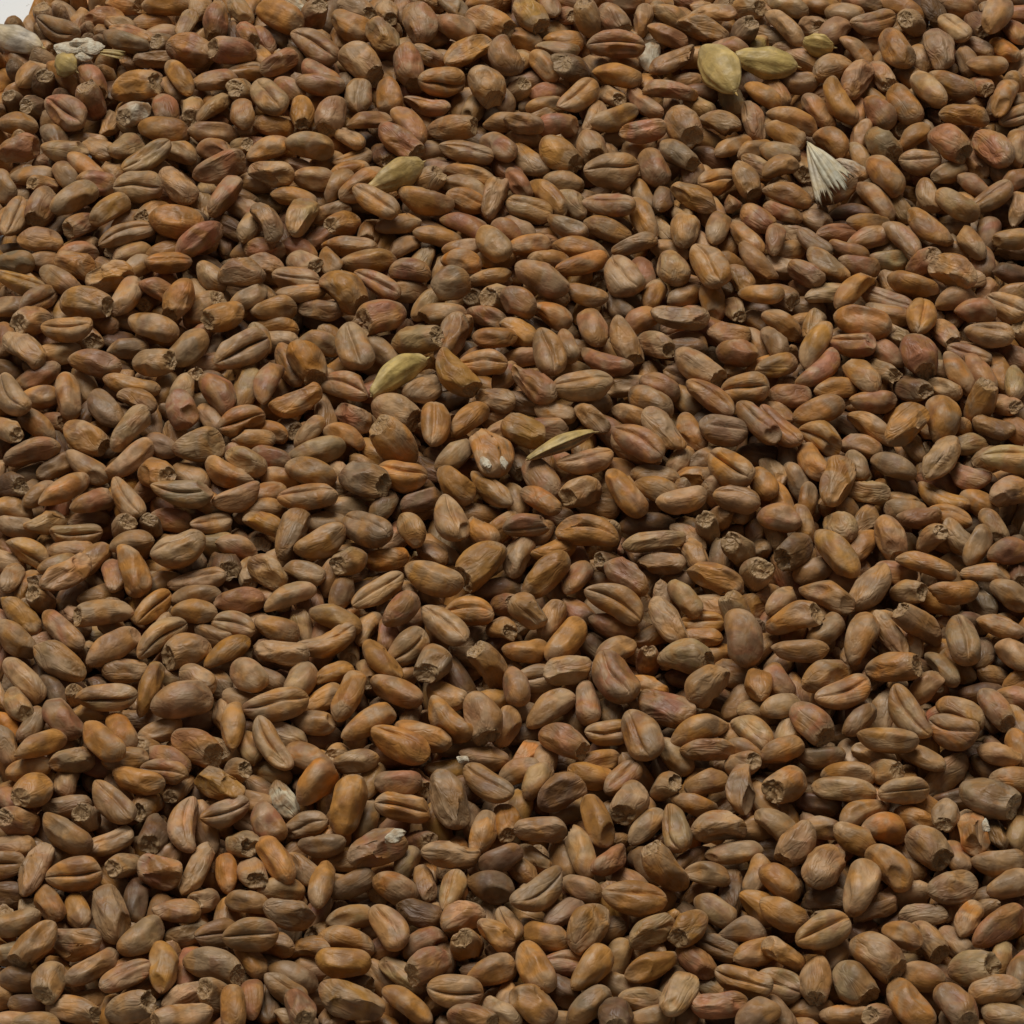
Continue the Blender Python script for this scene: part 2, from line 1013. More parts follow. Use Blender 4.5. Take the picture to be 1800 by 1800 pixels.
22 176 60 16 14 b t
60 176 20 36 14 b a
160 177 10 20 10 e t
8 156 10 24 16 b d
124 116 0 20 16 b d
@ 1350 900
8 4 -10 28 20 b r
26 8 -80 22 20 b a
4 14 -70 16 14 b t
50 9 -50 30 22 b t
20 27 215 32 26 e d
32 41 20 20 20 b g
48 29 -40 44 22 b a
66 22 60 22 14 b a
70 5 60 18 16 w t
86 18 -70 38 22 e t
106 5 -10 26 14 b r
128 4 -15 32 14 u a
114 18 40 26 16 e t
132 18 -50 22 18 w t
148 24 60 30 18 b t
158 10 -60 28 18 b t
170 28 5 30 20 b r
112 37 -15 44 20 b a
153 43 -5 36 18 b a
176 42 -80 20 16 e d
42 58 -25 42 20 b a
72 52 50 38 24 p t
90 44 0 20 8 b r
10 62 40 20 16 b t
98 55 -10 26 16 e t
130 57 5 38 18 b a
150 62 -60 16 12 w g
170 58 -30 24 14 b t
172 66 -15 34 18 b d
18 74 15 44 26 e a
41 84 40 30 22 b g
66 88 60 38 22 b a
86 85 -55 36 18 w t
106 79 135 46 20 e t
138 90 -82 38 24 c t
164 81 -22 36 16 u a
22 98 -5 42 16 b t
173 100 -45 30 20 b t
88 110 10 42 22 e a
76 115 215 16 16 e d
123 110 -50 30 18 b g
110 124 35 30 16 b t
40 115 20 36 22 b a
53 129 20 42 22 c a
6 118 -60 30 20 b r
20 124 -60 20 14 w t
10 137 10 32 18 b t
30 147 -40 36 24 e r
98 143 -48 44 20 c t
65 146 40 30 18 b g
84 162 -5 44 22 b a
130 155 -15 36 24 c a
136 140 -30 36 20 b a
160 138 -55 38 20 e r
174 132 -20 24 14 b r
2 160 10 18 16 b t
12 158 60 20 14 b t
10 168 20 26 18 b o
108 172 -30 36 12 b t
136 168 10 26 16 b d
162 170 -15 30 18 b t
38 173 0 24 14 b g
74 172 -20 30 14 w t
58 172 -70 16 8 b t
176 165 -70 24 14 b a
176 148 -75 20 12 b a
150 128 0 30 10 b d
@ 0 1350
20 0 10 30 16 b a
24 16 210 28 26 e a
46 8 85 24 17 b t
8 22 -30 24 14 b r
14 40 160 30 24 e r
47 27 5 36 12 b t
80 25 -45 40 22 c t
46 47 -30 42 24 b t
62 36 110 20 16 e g
76 54 20 38 15 u t
96 10 -20 40 20 b a
117 2 -15 36 14 c r
128 41 270 42 22 c t
104 25 200 24 18 e a
126 13 225 26 18 e t
153 10 -30 40 24 p a
158 32 25 36 20 c r
176 24 -10 20 16 b t
110 45 260 26 22 e d
140 71 58 44 18 w t
170 54 -30 26 22 e g
160 74 100 22 16 b o
176 72 -60 28 22 e t
88 68 190 24 20 e t
112 73 -15 34 26 p r
96 92 95 34 18 b d
77 101 -70 44 28 p t
52 75 0 42 24 c a
23 70 65 40 22 w t
2 68 0 30 20 c t
8 54 0 16 10 b t
5 90 0 24 20 b d
34 95 -65 32 14 b a
54 100 -70 28 18 b a
10 110 5 40 20 b t
24 124 225 44 24 e a
52 124 -10 38 24 w r
65 140 30 44 18 b t
88 147 30 40 18 u r
101 120 40 36 22 b t
116 140 92 38 19 b a
35 149 240 26 24 e t
16 150 180 14 12 b g
3 161 180 16 18 e t
51 170 -10 44 18 e a
22 168 0 20 18 b d
90 168 20 38 22 e t
124 100 0 30 20 p r
132 118 10 26 14 w g
145 94 185 20 14 e t
174 95 -15 34 18 b a
152 116 10 26 20 c g
176 118 5 40 24 c t
150 138 -15 48 24 e g
130 160 20 26 16 w t
154 161 150 28 24 e t
164 168 -75 34 16 b a
176 162 90 30 16 b r
128 177 190 50 24 e t
178 134 -60 20 14 b a
5 180 0 30 10 b t
25 181 0 30 12 b t
12 130 180 22 20 b g
165 2 0 24 14 e t
@ 450 1350
10 3 -20 20 8 b t
19 22 -50 30 14 w W
34 40 10 34 18 c t
8 38 -50 28 22 b r
43 10 50 34 26 b o
64 25 72 46 28 b a
80 8 80 22 12 b t
104 27 -5 42 24 c a
100 11 0 18 14 b r
113 10 -30 18 14 e r
136 21 -62 44 26 w t
163 12 -35 40 22 c g
160 45 65 36 20 b a
177 36 -80 26 16 e o
85 56 15 44 30 w r
46 55 0 34 16 b g
14 63 -55 40 22 b a
33 72 -40 16 14 b t
46 82 82 40 20 b a
114 52 0 20 18 e d
137 62 -5 42 24 w t
106 66 60 16 14 b t
68 82 15 28 18 b g
98 85 -20 34 24 b o
118 80 -70 26 14 w t
138 87 65 28 16 u t
165 82 -15 32 26 b d
172 65 20 30 18 b g
115 102 -10 28 22 w d
145 104 200 34 26 p t
18 86 5 28 12 b t
23 103 -10 38 24 w g
2 94 -80 22 14 b r
3 110 -60 22 18 b a
68 105 10 38 20 b t
94 112 -50 36 22 c t
64 120 -10 42 14 b a
118 122 20 24 20 b r
149 127 120 28 24 e a
168 116 -40 30 18 b a
178 112 -60 22 16 c t
10 124 0 30 18 b o
36 126 -5 36 18 p a
61 138 -5 40 24 b a
102 144 -30 40 20 p t
122 139 205 36 26 e r
140 158 -3 40 24 c t
165 144 20 38 22 b a
26 146 -15 38 16 b g
20 156 -20 30 14 u g
8 168 -80 28 18 c d
31 168 -45 24 22 e r
66 164 -15 54 30 p a
107 166 -30 40 20 b a
152 176 -10 40 18 e r
176 165 -80 26 14 b o
178 130 0 14 16 b t
28 179 -10 28 10 b t
172 173 -40 24 12 b t
@ 900 1350
4 2 10 22 12 b a
18 8 60 26 16 b t
34 17 15 36 26 p g
55 6 -5 34 16 b a
6 27 70 24 16 b a
59 35 -70 42 22 b a
78 9 40 26 14 u r
85 23 260 32 26 e t
107 13 30 26 20 e t
136 10 15 26 20 b t
161 14 85 34 24 w t
128 26 -10 30 16 b o
175 22 -60 16 12 b t
94 40 40 32 14 b t
115 44 -70 34 22 v t
145 41 0 40 24 w a
20 44 -5 38 22 p t
48 58 -65 40 18 b t
172 43 10 28 20 b t
14 64 -20 20 14 w t
4 71 -40 20 18 b t
70 66 40 34 18 b r
107 72 125 46 24 e a
156 59 0 42 18 b t
138 74 -10 32 20 b t
156 88 75 36 18 w d
174 77 60 26 22 b a
174 98 -30 30 22 b a
20 88 35 46 22 c t
48 84 -25 28 16 b t
36 102 30 28 18 b g
86 92 -5 46 26 u a
22 119 -20 36 18 b a
56 113 60 38 32 p a
98 114 25 36 22 w t
126 112 215 32 24 e a
142 100 -30 28 22 b t
162 114 -5 36 16 b g
144 126 -20 28 18 c g
172 130 15 30 20 b a
16 140 -55 38 24 b a
38 136 0 22 22 c r
56 141 55 36 24 b a
74 135 70 22 10 b t
98 139 25 40 22 b a
74 154 -20 20 12 b t
129 135 -35 30 14 b r
163 151 -20 42 20 c a
116 158 60 36 26 p t
14 166 -30 38 24 b a
55 168 25 38 18 b g
72 174 -60 28 26 e d
92 164 0 22 20 b t
96 177 10 16 10 b t
146 169 0 42 22 p r
172 173 20 32 24 b t
34 156 -30 22 20 b d
124 172 80 18 18 b t
30 178 0 20 10 b t
@ 1350 1350
14 11 200 32 26 e o
35 25 -5 30 14 b d
55 5 -15 42 14 b a
53 15 -15 46 14 b t
80 3 0 18 12 e t
65 30 30 36 20 b a
95 17 10 38 20 c t
82 42 10 26 22 b o
104 36 -20 26 16 b a
125 32 250 24 20 e t
155 22 -25 50 32 e g
145 46 100 32 24 p o
172 8 0 24 16 b o
160 45 -70 30 16 w g
176 48 80 26 14 b t
8 41 -30 36 22 b t
20 53 235 38 22 e t
38 43 0 14 10 b t
39 68 65 36 34 w t
62 49 -10 30 20 b a
85 69 -45 38 26 b a
112 56 -40 36 26 e t
133 61 -60 22 12 b r
162 66 -5 40 20 b t
170 82 15 30 12 b t
66 83 65 42 24 b a
130 85 10 38 24 w t
8 80 -30 28 24 b a
39 92 -5 36 16 p d
10 102 -25 36 22 b a
76 99 30 34 16 w g
109 102 -5 36 12 w g
140 105 60 32 20 p o
160 92 0 26 16 b d
38 116 20 42 26 c t
95 117 -25 32 20 b a
112 121 -50 34 22 e t
130 123 -50 26 18 b t
78 131 -35 46 28 e a
163 112 35 44 24 b r
10 131 -25 34 18 p a
48 129 60 20 16 b g
33 148 265 36 22 e t
59 152 -55 36 28 e g
108 147 -15 32 20 b a
8 154 -20 32 24 c t
143 141 10 36 24 e t
160 156 10 38 22 b a
98 166 -50 44 26 b a
133 167 -55 40 28 e r
166 135 80 20 14 b t
6 172 -60 30 20 b t
30 171 0 34 10 b t
54 174 0 32 12 b o
81 175 160 28 18 e t
166 175 -20 28 14 b t
175 146 80 20 14 b g
172 164 -40 20 16 b g
"""

# ------------------------------------------------------------------ pixels and places
F_PX = 900.0 / TAN
def pixel_ray(px, py):
    px, py = np.asarray(px, float), np.asarray(py, float)
    d = FWD + RIGHT * ((px - 900) / F_PX)[..., None] + UP * ((900 - py) / F_PX)[..., None]
    return d / np.linalg.norm(d, axis=-1, keepdims=True)
def on_level(px, py, z):
    d = pixel_ray(px, py)
    t = (z - EYE[2]) / d[..., 2]
    return EYE + d * t[..., None]
def to_pixel(p):
    q = p - EYE
    w = q @ FWD
    return 900 + F_PX * (q @ RIGHT) / w, 900 - F_PX * (q @ UP) / w

# outline of the heap on the table (x right, y away from the camera)
MARGIN = 0.016
fc = on_level(np.array([0, 1800, 1800, 0]), np.array([1800, 1800, 0, 0]), HEAP)[:, :2]
edge_a, edge_b = on_level(np.array([92.0, -18.0]), np.array([-20.0, 150.0]), 0.0)[:, :2]
def heap_height(xy):
    x, y = xy[..., 0], xy[..., 1]
    inside = []
    n = np.array([edge_b[1] - edge_a[1], -(edge_b[0] - edge_a[0])]); n /= np.linalg.norm(n)
    if n @ (-edge_a) < 0: n = -n
    inside.append((x - edge_a[0]) * n[0] + (y - edge_a[1]) * n[1])
    for i in range(4):
        a, b = fc[i], fc[(i + 1) % 4]
        m = np.array([b[1] - a[1], -(b[0] - a[0])]); m /= np.linalg.norm(m)
        if m @ (-a) < 0: m = -m
        inside.append((x - a[0]) * m[0] + (y - a[1]) * m[1] + MARGIN)
    d = np.min(np.stack(inside), axis=0)
    h = HEAP * (1 - np.exp(-np.maximum(inside[0], 0) / 0.010)) * (1 - np.exp(-np.maximum(np.min(np.stack(inside[1:]), axis=0), 0) / 0.005))
    h = h + 0.0006 * np.sin(x * 95 + 1.0) * np.sin(y * 80 + x * 40) * (d > 0)
    return np.where(d > 0, np.maximum(h, 0), -1.0)

# ------------------------------------------------------------------ read the survey
rows = []
ox = oy = 0
for line in SURVEY.strip().splitlines():
    p = line.split()
    if p[0] == '@':
        ox, oy = float(p[1]), float(p[2]); continue
    rows.append((ox + 2.5 * float(p[0]), oy + 2.5 * float(p[1]), math.radians(float(p[2])),
                 2.5 * float(p[3]), 2.5 * float(p[4]), p[5], p[6]))
NT = len(rows)
PX = np.array([r[0] for r in rows]); PY = np.array([r[1] for r in rows])
ANG = np.array([r[2] for r in rows]); LPX = np.array([r[3] for r in rows]); WPX = np.array([r[4] for r in rows])
FORM = [r[5] for r in rows]; HUE = [r[6] for r in rows]

rays = pixel_ray(PX, PY)
pos = on_level(PX, PY, HEAP - 0.0015)
for _ in range(12):
    hz = np.maximum(heap_height(pos[:, :2]) - 0.0015, 0.0013)
    t = (hz - EYE[2]) / rays[:, 2]
    pos = EYE + rays * t[:, None]
depth = (pos - EYE) @ FWD
mpp = depth / F_PX                                    # metres for one picture element

axis = np.zeros((NT, 3)); Lm = np.zeros(NT); Wm = np.zeros(NT)
for i in range(NT):
    ca, sa = math.cos(ANG[i]), math.sin(ANG[i])
    Wm[i] = np.clip(WPX[i] * mpp[i] * 1.02, 0.0029, 0.0045)
    nominal = rng.uniform(0.0058, 0.0066)
    if FORM[i] == 'e':
        app = LPX[i] * mpp[i]
        c = np.clip((app - 0.5 * Wm[i]) / (nominal - 0.5 * Wm[i]), 0.45, 0.93)
        tau = math.acos(c)
        u = c * (RIGHT * ca + UP * sa) - math.sin(tau) * FWD
        Lm[i] = max(nominal * 0.95, min(app, 0.0072))
    else:
        g = np.array([ca, sa / math.sin(PITCH), 0.0]); g /= np.linalg.norm(g)
        fac = math.hypot(g[0], g[1] * math.sin(PITCH))
        app = LPX[i] * mpp[i]
        Lm[i] = np.clip(app / max(0.84, fac) * 1.0, 0.0053, 0.0074)
        u = g + np.array([0, 0, rng.normal(0, 0.12)])
    if FORM[i] == 'h':
        Lm[i] = LPX[i] * mpp[i] / max(0.75, fac)
    axis[i] = u / np.linalg.norm(u)
Wm = np.minimum(Wm, Lm * 0.72)
# what is only partly seen lies deeper
hidden = np.clip(1 - (LPX * WPX * mpp ** 2) / (0.0060 * 0.0031), -0.6, 0.85)
drop = 0.0021 * hidden + np.array([0.0016 if h == 'd' and f == 'b' else 0.0004 if h == 'd' else 0.0 for h, f in zip(HUE, FORM)])
drop[[f == 'h' for f in FORM]] = -0.0019
pos = pos + rays * (drop / np.abs(rays[:, 2]))[:, None]
pos[:, 2] = np.maximum(pos[:, 2], 0.0012)

# ------------------------------------------------------------------ fill the heap below
lo = fc.min(0) - MARGIN; hi = fc.max(0) + MARGIN
n_try = 15000
q = np.column_stack([rng.uniform(lo[0], hi[0], n_try), rng.uniform(lo[1], hi[1], n_try), rng.uniform(0.001, HEAP, n_try)])
hq = heap_height(q[:, :2])
qx, qy = to_pixel(np.column_stack([q[:, :2], hq]))
in_view = (qx > -25) & (qx < 1825) & (qy > -25) & (qy < 1825)
top = np.where(in_view, np.maximum(hq - 0.0050, np.where(hq > 0.0022, 0.0016, 0)), hq - 0.0012)
q[:, 2] = np.where((hq < 0.006) & (hq > 0.0022) & (rng.random(n_try) < 0.5), 0.0015, q[:, 2])
q = q[(q[:, 2] < top) & ~((qx < 75) & (qy < 105))]
vol_keep = 4700
q = q[rng.permutation(len(q))[:vol_keep]]
NF = len(q)
fa = rng.normal(size=(NF, 3)); fa[:, 2] *= 0.35; fa /= np.linalg.norm(fa, axis=1, keepdims=True)
fW = rng.normal(0.0033, 0.0002, NF); fL = rng.normal(0.0063, 0.0004, NF)
C0 = np.vstack([pos, q]); U0 = np.vstack([axis, fa]); L = np.concatenate([Lm, fL]); W = np.concatenate([Wm, fW])
N = len(C0)
traced = np.arange(N) < NT

# ------------------------------------------------------------------ let the kernels settle against each other
C, U = C0.copy(), U0.copy()
ks = np.array([-0.70, -0.36, 0.0, 0.36, 0.70]); kr = np.array([0.60, 0.90, 0.97, 0.90, 0.60])
SO = (L * 0.5)[:, None] * ks; SR = (W * 0.5 * 0.93)[:, None] * kr
owner = np.repeat(np.arange(N), 5); rad = SR.ravel(); off = SO.ravel()
inertia = (L * 0.5) ** 2 * 0.35
ray_all = np.vstack([rays, np.tile([0, 0, -1.0], (NF, 1))])
CELL = 0.0040
def neighbours(S):
    g = np.floor((S - S.min(0)) / CELL).astype(np.int64) + 1
    dims = g.max(0) + 2
    key = (g[:, 0] * dims[1] + g[:, 1]) * dims[2] + g[:, 2]
    order = np.argsort(key, kind='stable'); sk = key[order]
    I, J = [], []
    for dx in (-1, 0, 1):
        for dy in (-1, 0, 1):
            for dz in (-1, 0, 1):
                o = (dx * dims[1] + dy) * dims[2] + dz
                if o < 0: continue
                a = np.searchsorted(sk, key + o, 'left'); b = np.searchsorted(sk, key + o, 'right')
                cnt = b - a
                i = np.repeat(np.arange(len(key)), cnt)
                base = np.repeat(a - np.concatenate([[0], np.cumsum(cnt)[:-1]]), cnt)
                j = order[base + np.arange(cnt.sum())]
                m = (owner[i] != owner[j]) & ((i < j) if o == 0 else True)
                i, j = i[m], j[m]
                d2 = ((S[i] - S[j]) ** 2).sum(1)
                m = d2 < (rad[i] + rad[j] + 0.0009) ** 2
                I.append(i[m]); J.append(j[m])
    return np.concatenate(I), np.concatenate(J)
STEPS = 160
for it in range(STEPS):
    S = C[owner] + U[owner] * off[:, None]
    if it % 8 == 0:
        I, J = neighbours(S)
    d = S[I] - S[J]
    dist = np.linalg.norm(d, axis=1) + 1e-9
    pen = rad[I] + rad[J] - dist
    m = pen > 0
    i, j, n, pen_m = I[m], J[m], d[m] / dist[m][:, None], pen[m]
    wi = np.where(traced[owner[i]], 0.40, 0.60); wj = np.where(traced[owner[j]], 0.40, 0.60)
    tot = wi + wj
    pi = n * (pen_m * wi / tot)[:, None]; pj = -n * (pen_m * wj / tot)[:, None]
    dC = np.zeros((N, 3)); dU = np.zeros((N, 3)); cnt = np.zeros(N)
    for idx, p in ((i, pi), (j, pj)):
        for k in range(3):
            dC[:, k] += np.bincount(owner[idx], p[:, k], N)
            dU[:, k] += np.bincount(owner[idx], p[:, k] * off[idx], N)
        cnt += np.bincount(owner[idx], minlength=N)
    relax = 1.0 / np.maximum(cnt * 0.45, 1.0)
    C += dC * relax[:, None]
    U += dU * (relax * 0.8 / inertia)[:, None]
    # the table
    S = C[owner] + U[owner] * off[:, None]
    under = np.maximum(rad - S[:, 2], 0).reshape(N, 5).max(1)
    C[:, 2] += under
    # weight, and every surveyed kernel stays on its line of sight
    g = 0.00003 * (1 - it / STEPS)
    C[:, 2] -= g
    dv = C[:NT] - C0[:NT]
    along = (dv * rays).sum(1)
    side = dv - along[:, None] * rays
    C[:NT] -= 0.35 * side
    C[:NT] -= 0.02 * along[:, None] * rays
    U[:NT] += 0.10 * (U0[:NT] - U[:NT])
    over = C[NT:, 2] - (heap_height(C[NT:, :2]) - 0.0034)
    C[NT:, 2] -= np.clip(over, 0, 0.0004)
    U /= np.linalg.norm(U, axis=1, keepdims=True)
keep = np.ones(N, bool)
print("settled", N, "residual overlap mm", float(np.mean(pen_m) * 1000))

# ------------------------------------------------------------------ materials
def new_mat(name):
    m = bpy.data.materials.new(name); m.use_nodes = True
    nt = m.node_tree
    return m, nt, nt.nodes["Principled BSDF"]
def node(nt, kind, **kw):
    n = nt.nodes.new(kind)
    for k, v in kw.items():
        if hasattr(n, k): setattr(n, k, v)
    return n
def link(nt, a, b): nt.links.new(a, b)
def mix_col(nt, fac, a, b, blend='MIX'):
    n = nt.nodes.new('ShaderNodeMix'); n.data_type = 'RGBA'; n.blend_type = blend
    for v, s in ((fac, n.inputs[0]), (a, n.inputs[6]), (b, n.inputs[7])):
        if isinstance(v, (int, float)): s.default_value = v
        elif isinstance(v, tuple): s.default_value = v
        else: nt.links.new(v, s)
    return n.outputs[2]
def ramp(nt, src, a, b, lo=0.0, hi=1.0):
    n = nt.nodes.new('ShaderNodeMapRange'); n.interpolation_type = 'SMOOTHSTEP'
    nt.links.new(src, n.inputs[0])
    n.inputs[1].default_value, n.inputs[2].default_value = a, b
    n.inputs[3].default_value, n.inputs[4].default_value = lo, hi
    return n.outputs[0]
def noise(nt, vec, scale, detail=3.0, rough=0.55, dist=0.0):
    n = nt.nodes.new('ShaderNodeTexNoise')
    nt.links.new(vec, n.inputs['Vector'])
    n.inputs['Scale'].default_value = scale; n.inputs['Detail'].default_value = detail
    n.inputs['Roughness'].default_value = rough; n.inputs['Distortion'].default_value = dist
    return n.outputs[0]

def grain_material(name, stain=1.0, dusty=(0.44, 0.280, 0.146, 1), bump=1.0, dust_amount=0.85):
    """Bran: per-kernel tint (attribute tint), kernel coordinates in mm (grain), scar mask (scar)."""
    m, nt, b = new_mat(name)
    tint = node(nt, 'ShaderNodeAttribute', attribute_name='tint').outputs['Color']
    kc = node(nt, 'ShaderNodeAttribute', attribute_name='grain').outputs['Vector']
    scar = node(nt, 'ShaderNodeAttribute', attribute_name='scar').outputs['Fac']
    dusta = node(nt, 'ShaderNodeAttribute', attribute_name='dust').outputs['Fac']
    wrinkle = tint.node.outputs['Alpha']
    mp = nt.nodes.new('ShaderNodeMapping'); mp.inputs['Scale'].default_value = (0.35, 1, 1)
    nt.links.new(kc, mp.inputs['Vector'])
    streak_v = mp.outputs[0]
    patches = noise(nt, kc, 0.42, 2.0, 0.5, 0.6)
    da = nt.nodes.new('ShaderNodeMath'); da.operation = 'MULTIPLY_ADD'
    link(nt, dusta, da.inputs[0]); da.inputs[1].default_value = 0.34; link(nt, patches, da.inputs[2])
    dust = ramp(nt, da.outputs[0], 0.49, 0.76, 0.0, dust_amount)
    col = mix_col(nt, dust, tint, dusty)
    red = ramp(nt, noise(nt, kc, 0.33, 2.0), 0.50, 0.68, 0.0, 0.50 * stain)
    col = mix_col(nt, red, col, (0.29, 0.105, 0.034, 1))
    amb = ramp(nt, noise(nt, kc, 0.36, 2.0, 0.5, 0.4), 0.47, 0.62, 0.0, 0.62 * stain)
    col = mix_col(nt, amb, col, (0.43, 0.195, 0.042, 1))
    streak = ramp(nt, noise(nt, streak_v, 2.6, 4.0, 0.6, 0.5), 0.30, 0.72, 0.95, 1.05)
    col = mix_col(nt, 1.0, col, streak, 'MULTIPLY')
    cloud = ramp(nt, noise(nt, kc, 0.45, 2.0, 0.5, 0.6), 0.32, 0.68, 0.70, 1.16)
    col = mix_col(nt, 1.0, col, cloud, 'MULTIPLY')
    tone = node(nt, 'ShaderNodeAttribute', attribute_name='tone').outputs['Fac']
    col = mix_col(nt, 1.0, col, tone, 'MULTIPLY')
    spots = ramp(nt, noise(nt, kc, 2.2, 3.0, 0.6), 0.60, 0.76, 0.0, 0.22)
    col = mix_col(nt, spots, col, (0.16, 0.085, 0.045, 1))
    scar_n = ramp(nt, noise(nt, kc, 2.4, 4.0, 0.65, 1.2), 0.30, 0.52, 0.0, 1.0)
    scar_col = mix_col(nt, scar_n, (0.20, 0.105, 0.048, 1), (0.41, 0.265, 0.125, 1))
    sm = nt.nodes.new('ShaderNodeMath'); sm.operation = 'MULTIPLY'; link(nt, scar, sm.inputs[0]); sm.inputs[1].default_value = 0.7
    col = mix_col(nt, sm.outputs[0], col, scar_col)
    link(nt, col, b.inputs['Base Color'])
    rn = ramp(nt, noise(nt, kc, 1.1, 2.0), 0.3, 0.7, 0.42, 0.64)
    link(nt, rn, b.inputs['Roughness'])
    b.inputs['Specular IOR Level'].default_value = 0.36
    b.inputs['Sheen Weight'].default_value = 0.04
    b.inputs['Sheen Roughness'].default_value = 0.45
    b.inputs['Sheen Tint'].default_value = (1.0, 0.85, 0.68, 1)
    h1 = noise(nt, streak_v, 2.2, 3.0, 0.5, 0.6)
    h2 = noise(nt, kc, 0.9, 2.0, 0.5, 0.6)
    add = nt.nodes.new('ShaderNodeMath'); add.operation = 'MULTIPLY_ADD'
    link(nt, h2, add.inputs[0]); add.inputs[1].default_value = 0.9
    h1s = nt.nodes.new('ShaderNodeMath'); h1s.operation = 'MULTIPLY'; link(nt, h1, h1s.inputs[0]); h1s.inputs[1].default_value = 0.30
    link(nt, h1s.outputs[0], add.inputs[2])
    # creased skin: sharp valleys where a warped noise crosses its middle
    n3 = noise(nt, streak_v, 0.75, 2.0, 0.5, 1.0)
    sub = nt.nodes.new('ShaderNodeMath'); sub.operation = 'SUBTRACT'; link(nt, n3, sub.inputs[0]); sub.inputs[1].default_value = 0.5
    ab = nt.nodes.new('ShaderNodeMath'); ab.operation = 'ABSOLUTE'; link(nt, sub.outputs[0], ab.inputs[0])
    rid = ramp(nt, ab.outputs[0], 0.0, 0.13, 0.0, 1.0)
    wm = nt.nodes.new('ShaderNodeMath'); wm.operation = 'MULTIPLY'; link(nt, rid, wm.inputs[0]); link(nt, wrinkle, wm.inputs[1])
    add2 = nt.nodes.new('ShaderNodeMath'); add2.operation = 'MULTIPLY_ADD'
    link(nt, wm.outputs[0], add2.inputs[0]); add2.inputs[1].default_value = 0.72; link(nt, add.outputs[0], add2.inputs[2])
    bp = nt.nodes.new('ShaderNodeBump'); bp.inputs['Strength'].default_value = 0.38 * bump
    bp.inputs['Distance'].default_value = 0.00030
    link(nt, add2.outputs[0], bp.inputs['Height'])
    link(nt, bp.outputs[0], b.inputs['Normal'])
    return m
MAT_BRAN = grain_material("wheat_bran")
MAT_HUSK = grain_material("cereal_husk", stain=0.12, dusty=(0.58, 0.43, 0.20, 1), dust_amount=0.5)
mw, nt, b = new_mat("white_starch")
kc = node(nt, 'ShaderNodeAttribute', attribute_name='grain').outputs['Vector']
link(nt, mix_col(nt, ramp(nt, noise(nt, kc, 1.4, 4.0), 0.35, 0.7), (0.72, 0.64, 0.48, 1), (0.48, 0.34, 0.20, 1)), b.inputs['Base Color'])
b.inputs['Roughness'].default_value = 0.85
bp = nt.nodes.new('ShaderNodeBump'); bp.inputs['Strength'].default_value = 0.8; bp.inputs['Distance'].default_value = 0.0003
link(nt, noise(nt, kc, 3.0, 5.0, 0.7), bp.inputs['Height']); link(nt, bp.outputs[0], b.inputs['Normal'])
MAT_STARCH = mw
mt, nt, b = new_mat("white_table")
tc = node(nt, 'ShaderNodeTexCoord').outputs['Object']
tcol = mix_col(nt, ramp(nt, noise(nt, tc, 9.0, 4.0), 0.35, 0.7), (0.80, 0.80, 0.79, 1), (0.74, 0.75, 0.74, 1))
speck = ramp(nt, noise(nt, tc, 900.0, 3.0, 0.6), 0.66, 0.74, 0.0, 0.55)
link(nt, mix_col(nt, speck, tcol, (0.36, 0.33, 0.27, 1)), b.inputs['Base Color'])
b.inputs['Roughness'].default_value = 0.55
MAT_TABLE = mt

HUES = {'a': (0.455, 0.205, 0.046), 'o': (0.48, 0.19, 0.032), 't': (0.42, 0.246, 0.108), 'r': (0.40, 0.168, 0.072),
        'd': (0.34, 0.165, 0.075), 'g': (0.39, 0.243, 0.124), 'W': (0.60, 0.53, 0.37), 'y': (0.55, 0.375, 0.12)}  # dark brown also stands in for shaded gaps surveyed as kernels

# ------------------------------------------------------------------ table
def mesh_object(name, verts, faces, mat, parent=None, attrs=None, smooth=True):
    me = bpy.data.meshes.new(name)
    verts = np.asarray(verts, np.float32)
    if not isinstance(faces, list): faces = [faces]
    faces = [np.asarray(f, np.int32) for f in faces if len(f)]
    me.vertices.add(len(verts)); me.vertices.foreach_set('co', verts.ravel())
    flat = np.concatenate([f.ravel() for f in faces])
    sizes = np.concatenate([np.full(len(f), f.shape[1], np.int32) for f in faces])
    me.loops.add(len(flat)); me.loops.foreach_set('vertex_index', flat)
    me.polygons.add(len(sizes))
    me.polygons.foreach_set('loop_start', np.concatenate([[0], np.cumsum(sizes)[:-1]]).astype(np.int32))
    me.polygons.foreach_set('use_smooth', np.full(len(sizes), smooth))
    me.update(calc_edges=True)
    for an, (kind, data) in (attrs or {}).items():
        at = me.attributes.new(an, kind, 'POINT')
        at.data.foreach_set({'FLOAT_COLOR': 'color', 'FLOAT_VECTOR': 'vector', 'FLOAT': 'value'}[kind], np.asarray(data, np.float32).ravel())
    me.materials.append(mat)
    o = bpy.data.objects.new(name, me)
    scene.collection.objects.link(o)
    if parent is not None: o.parent = parent
    return o
tv = np.array([[-0.6, -0.6, 0], [0.6, -0.6, 0], [0.6, 0.6, 0], [-0.6, 0.6, 0]])
table = mesh_object("table", tv, np.array([[0, 1, 2, 3]]), MAT_TABLE, smooth=False)
table["kind"] = "structure"

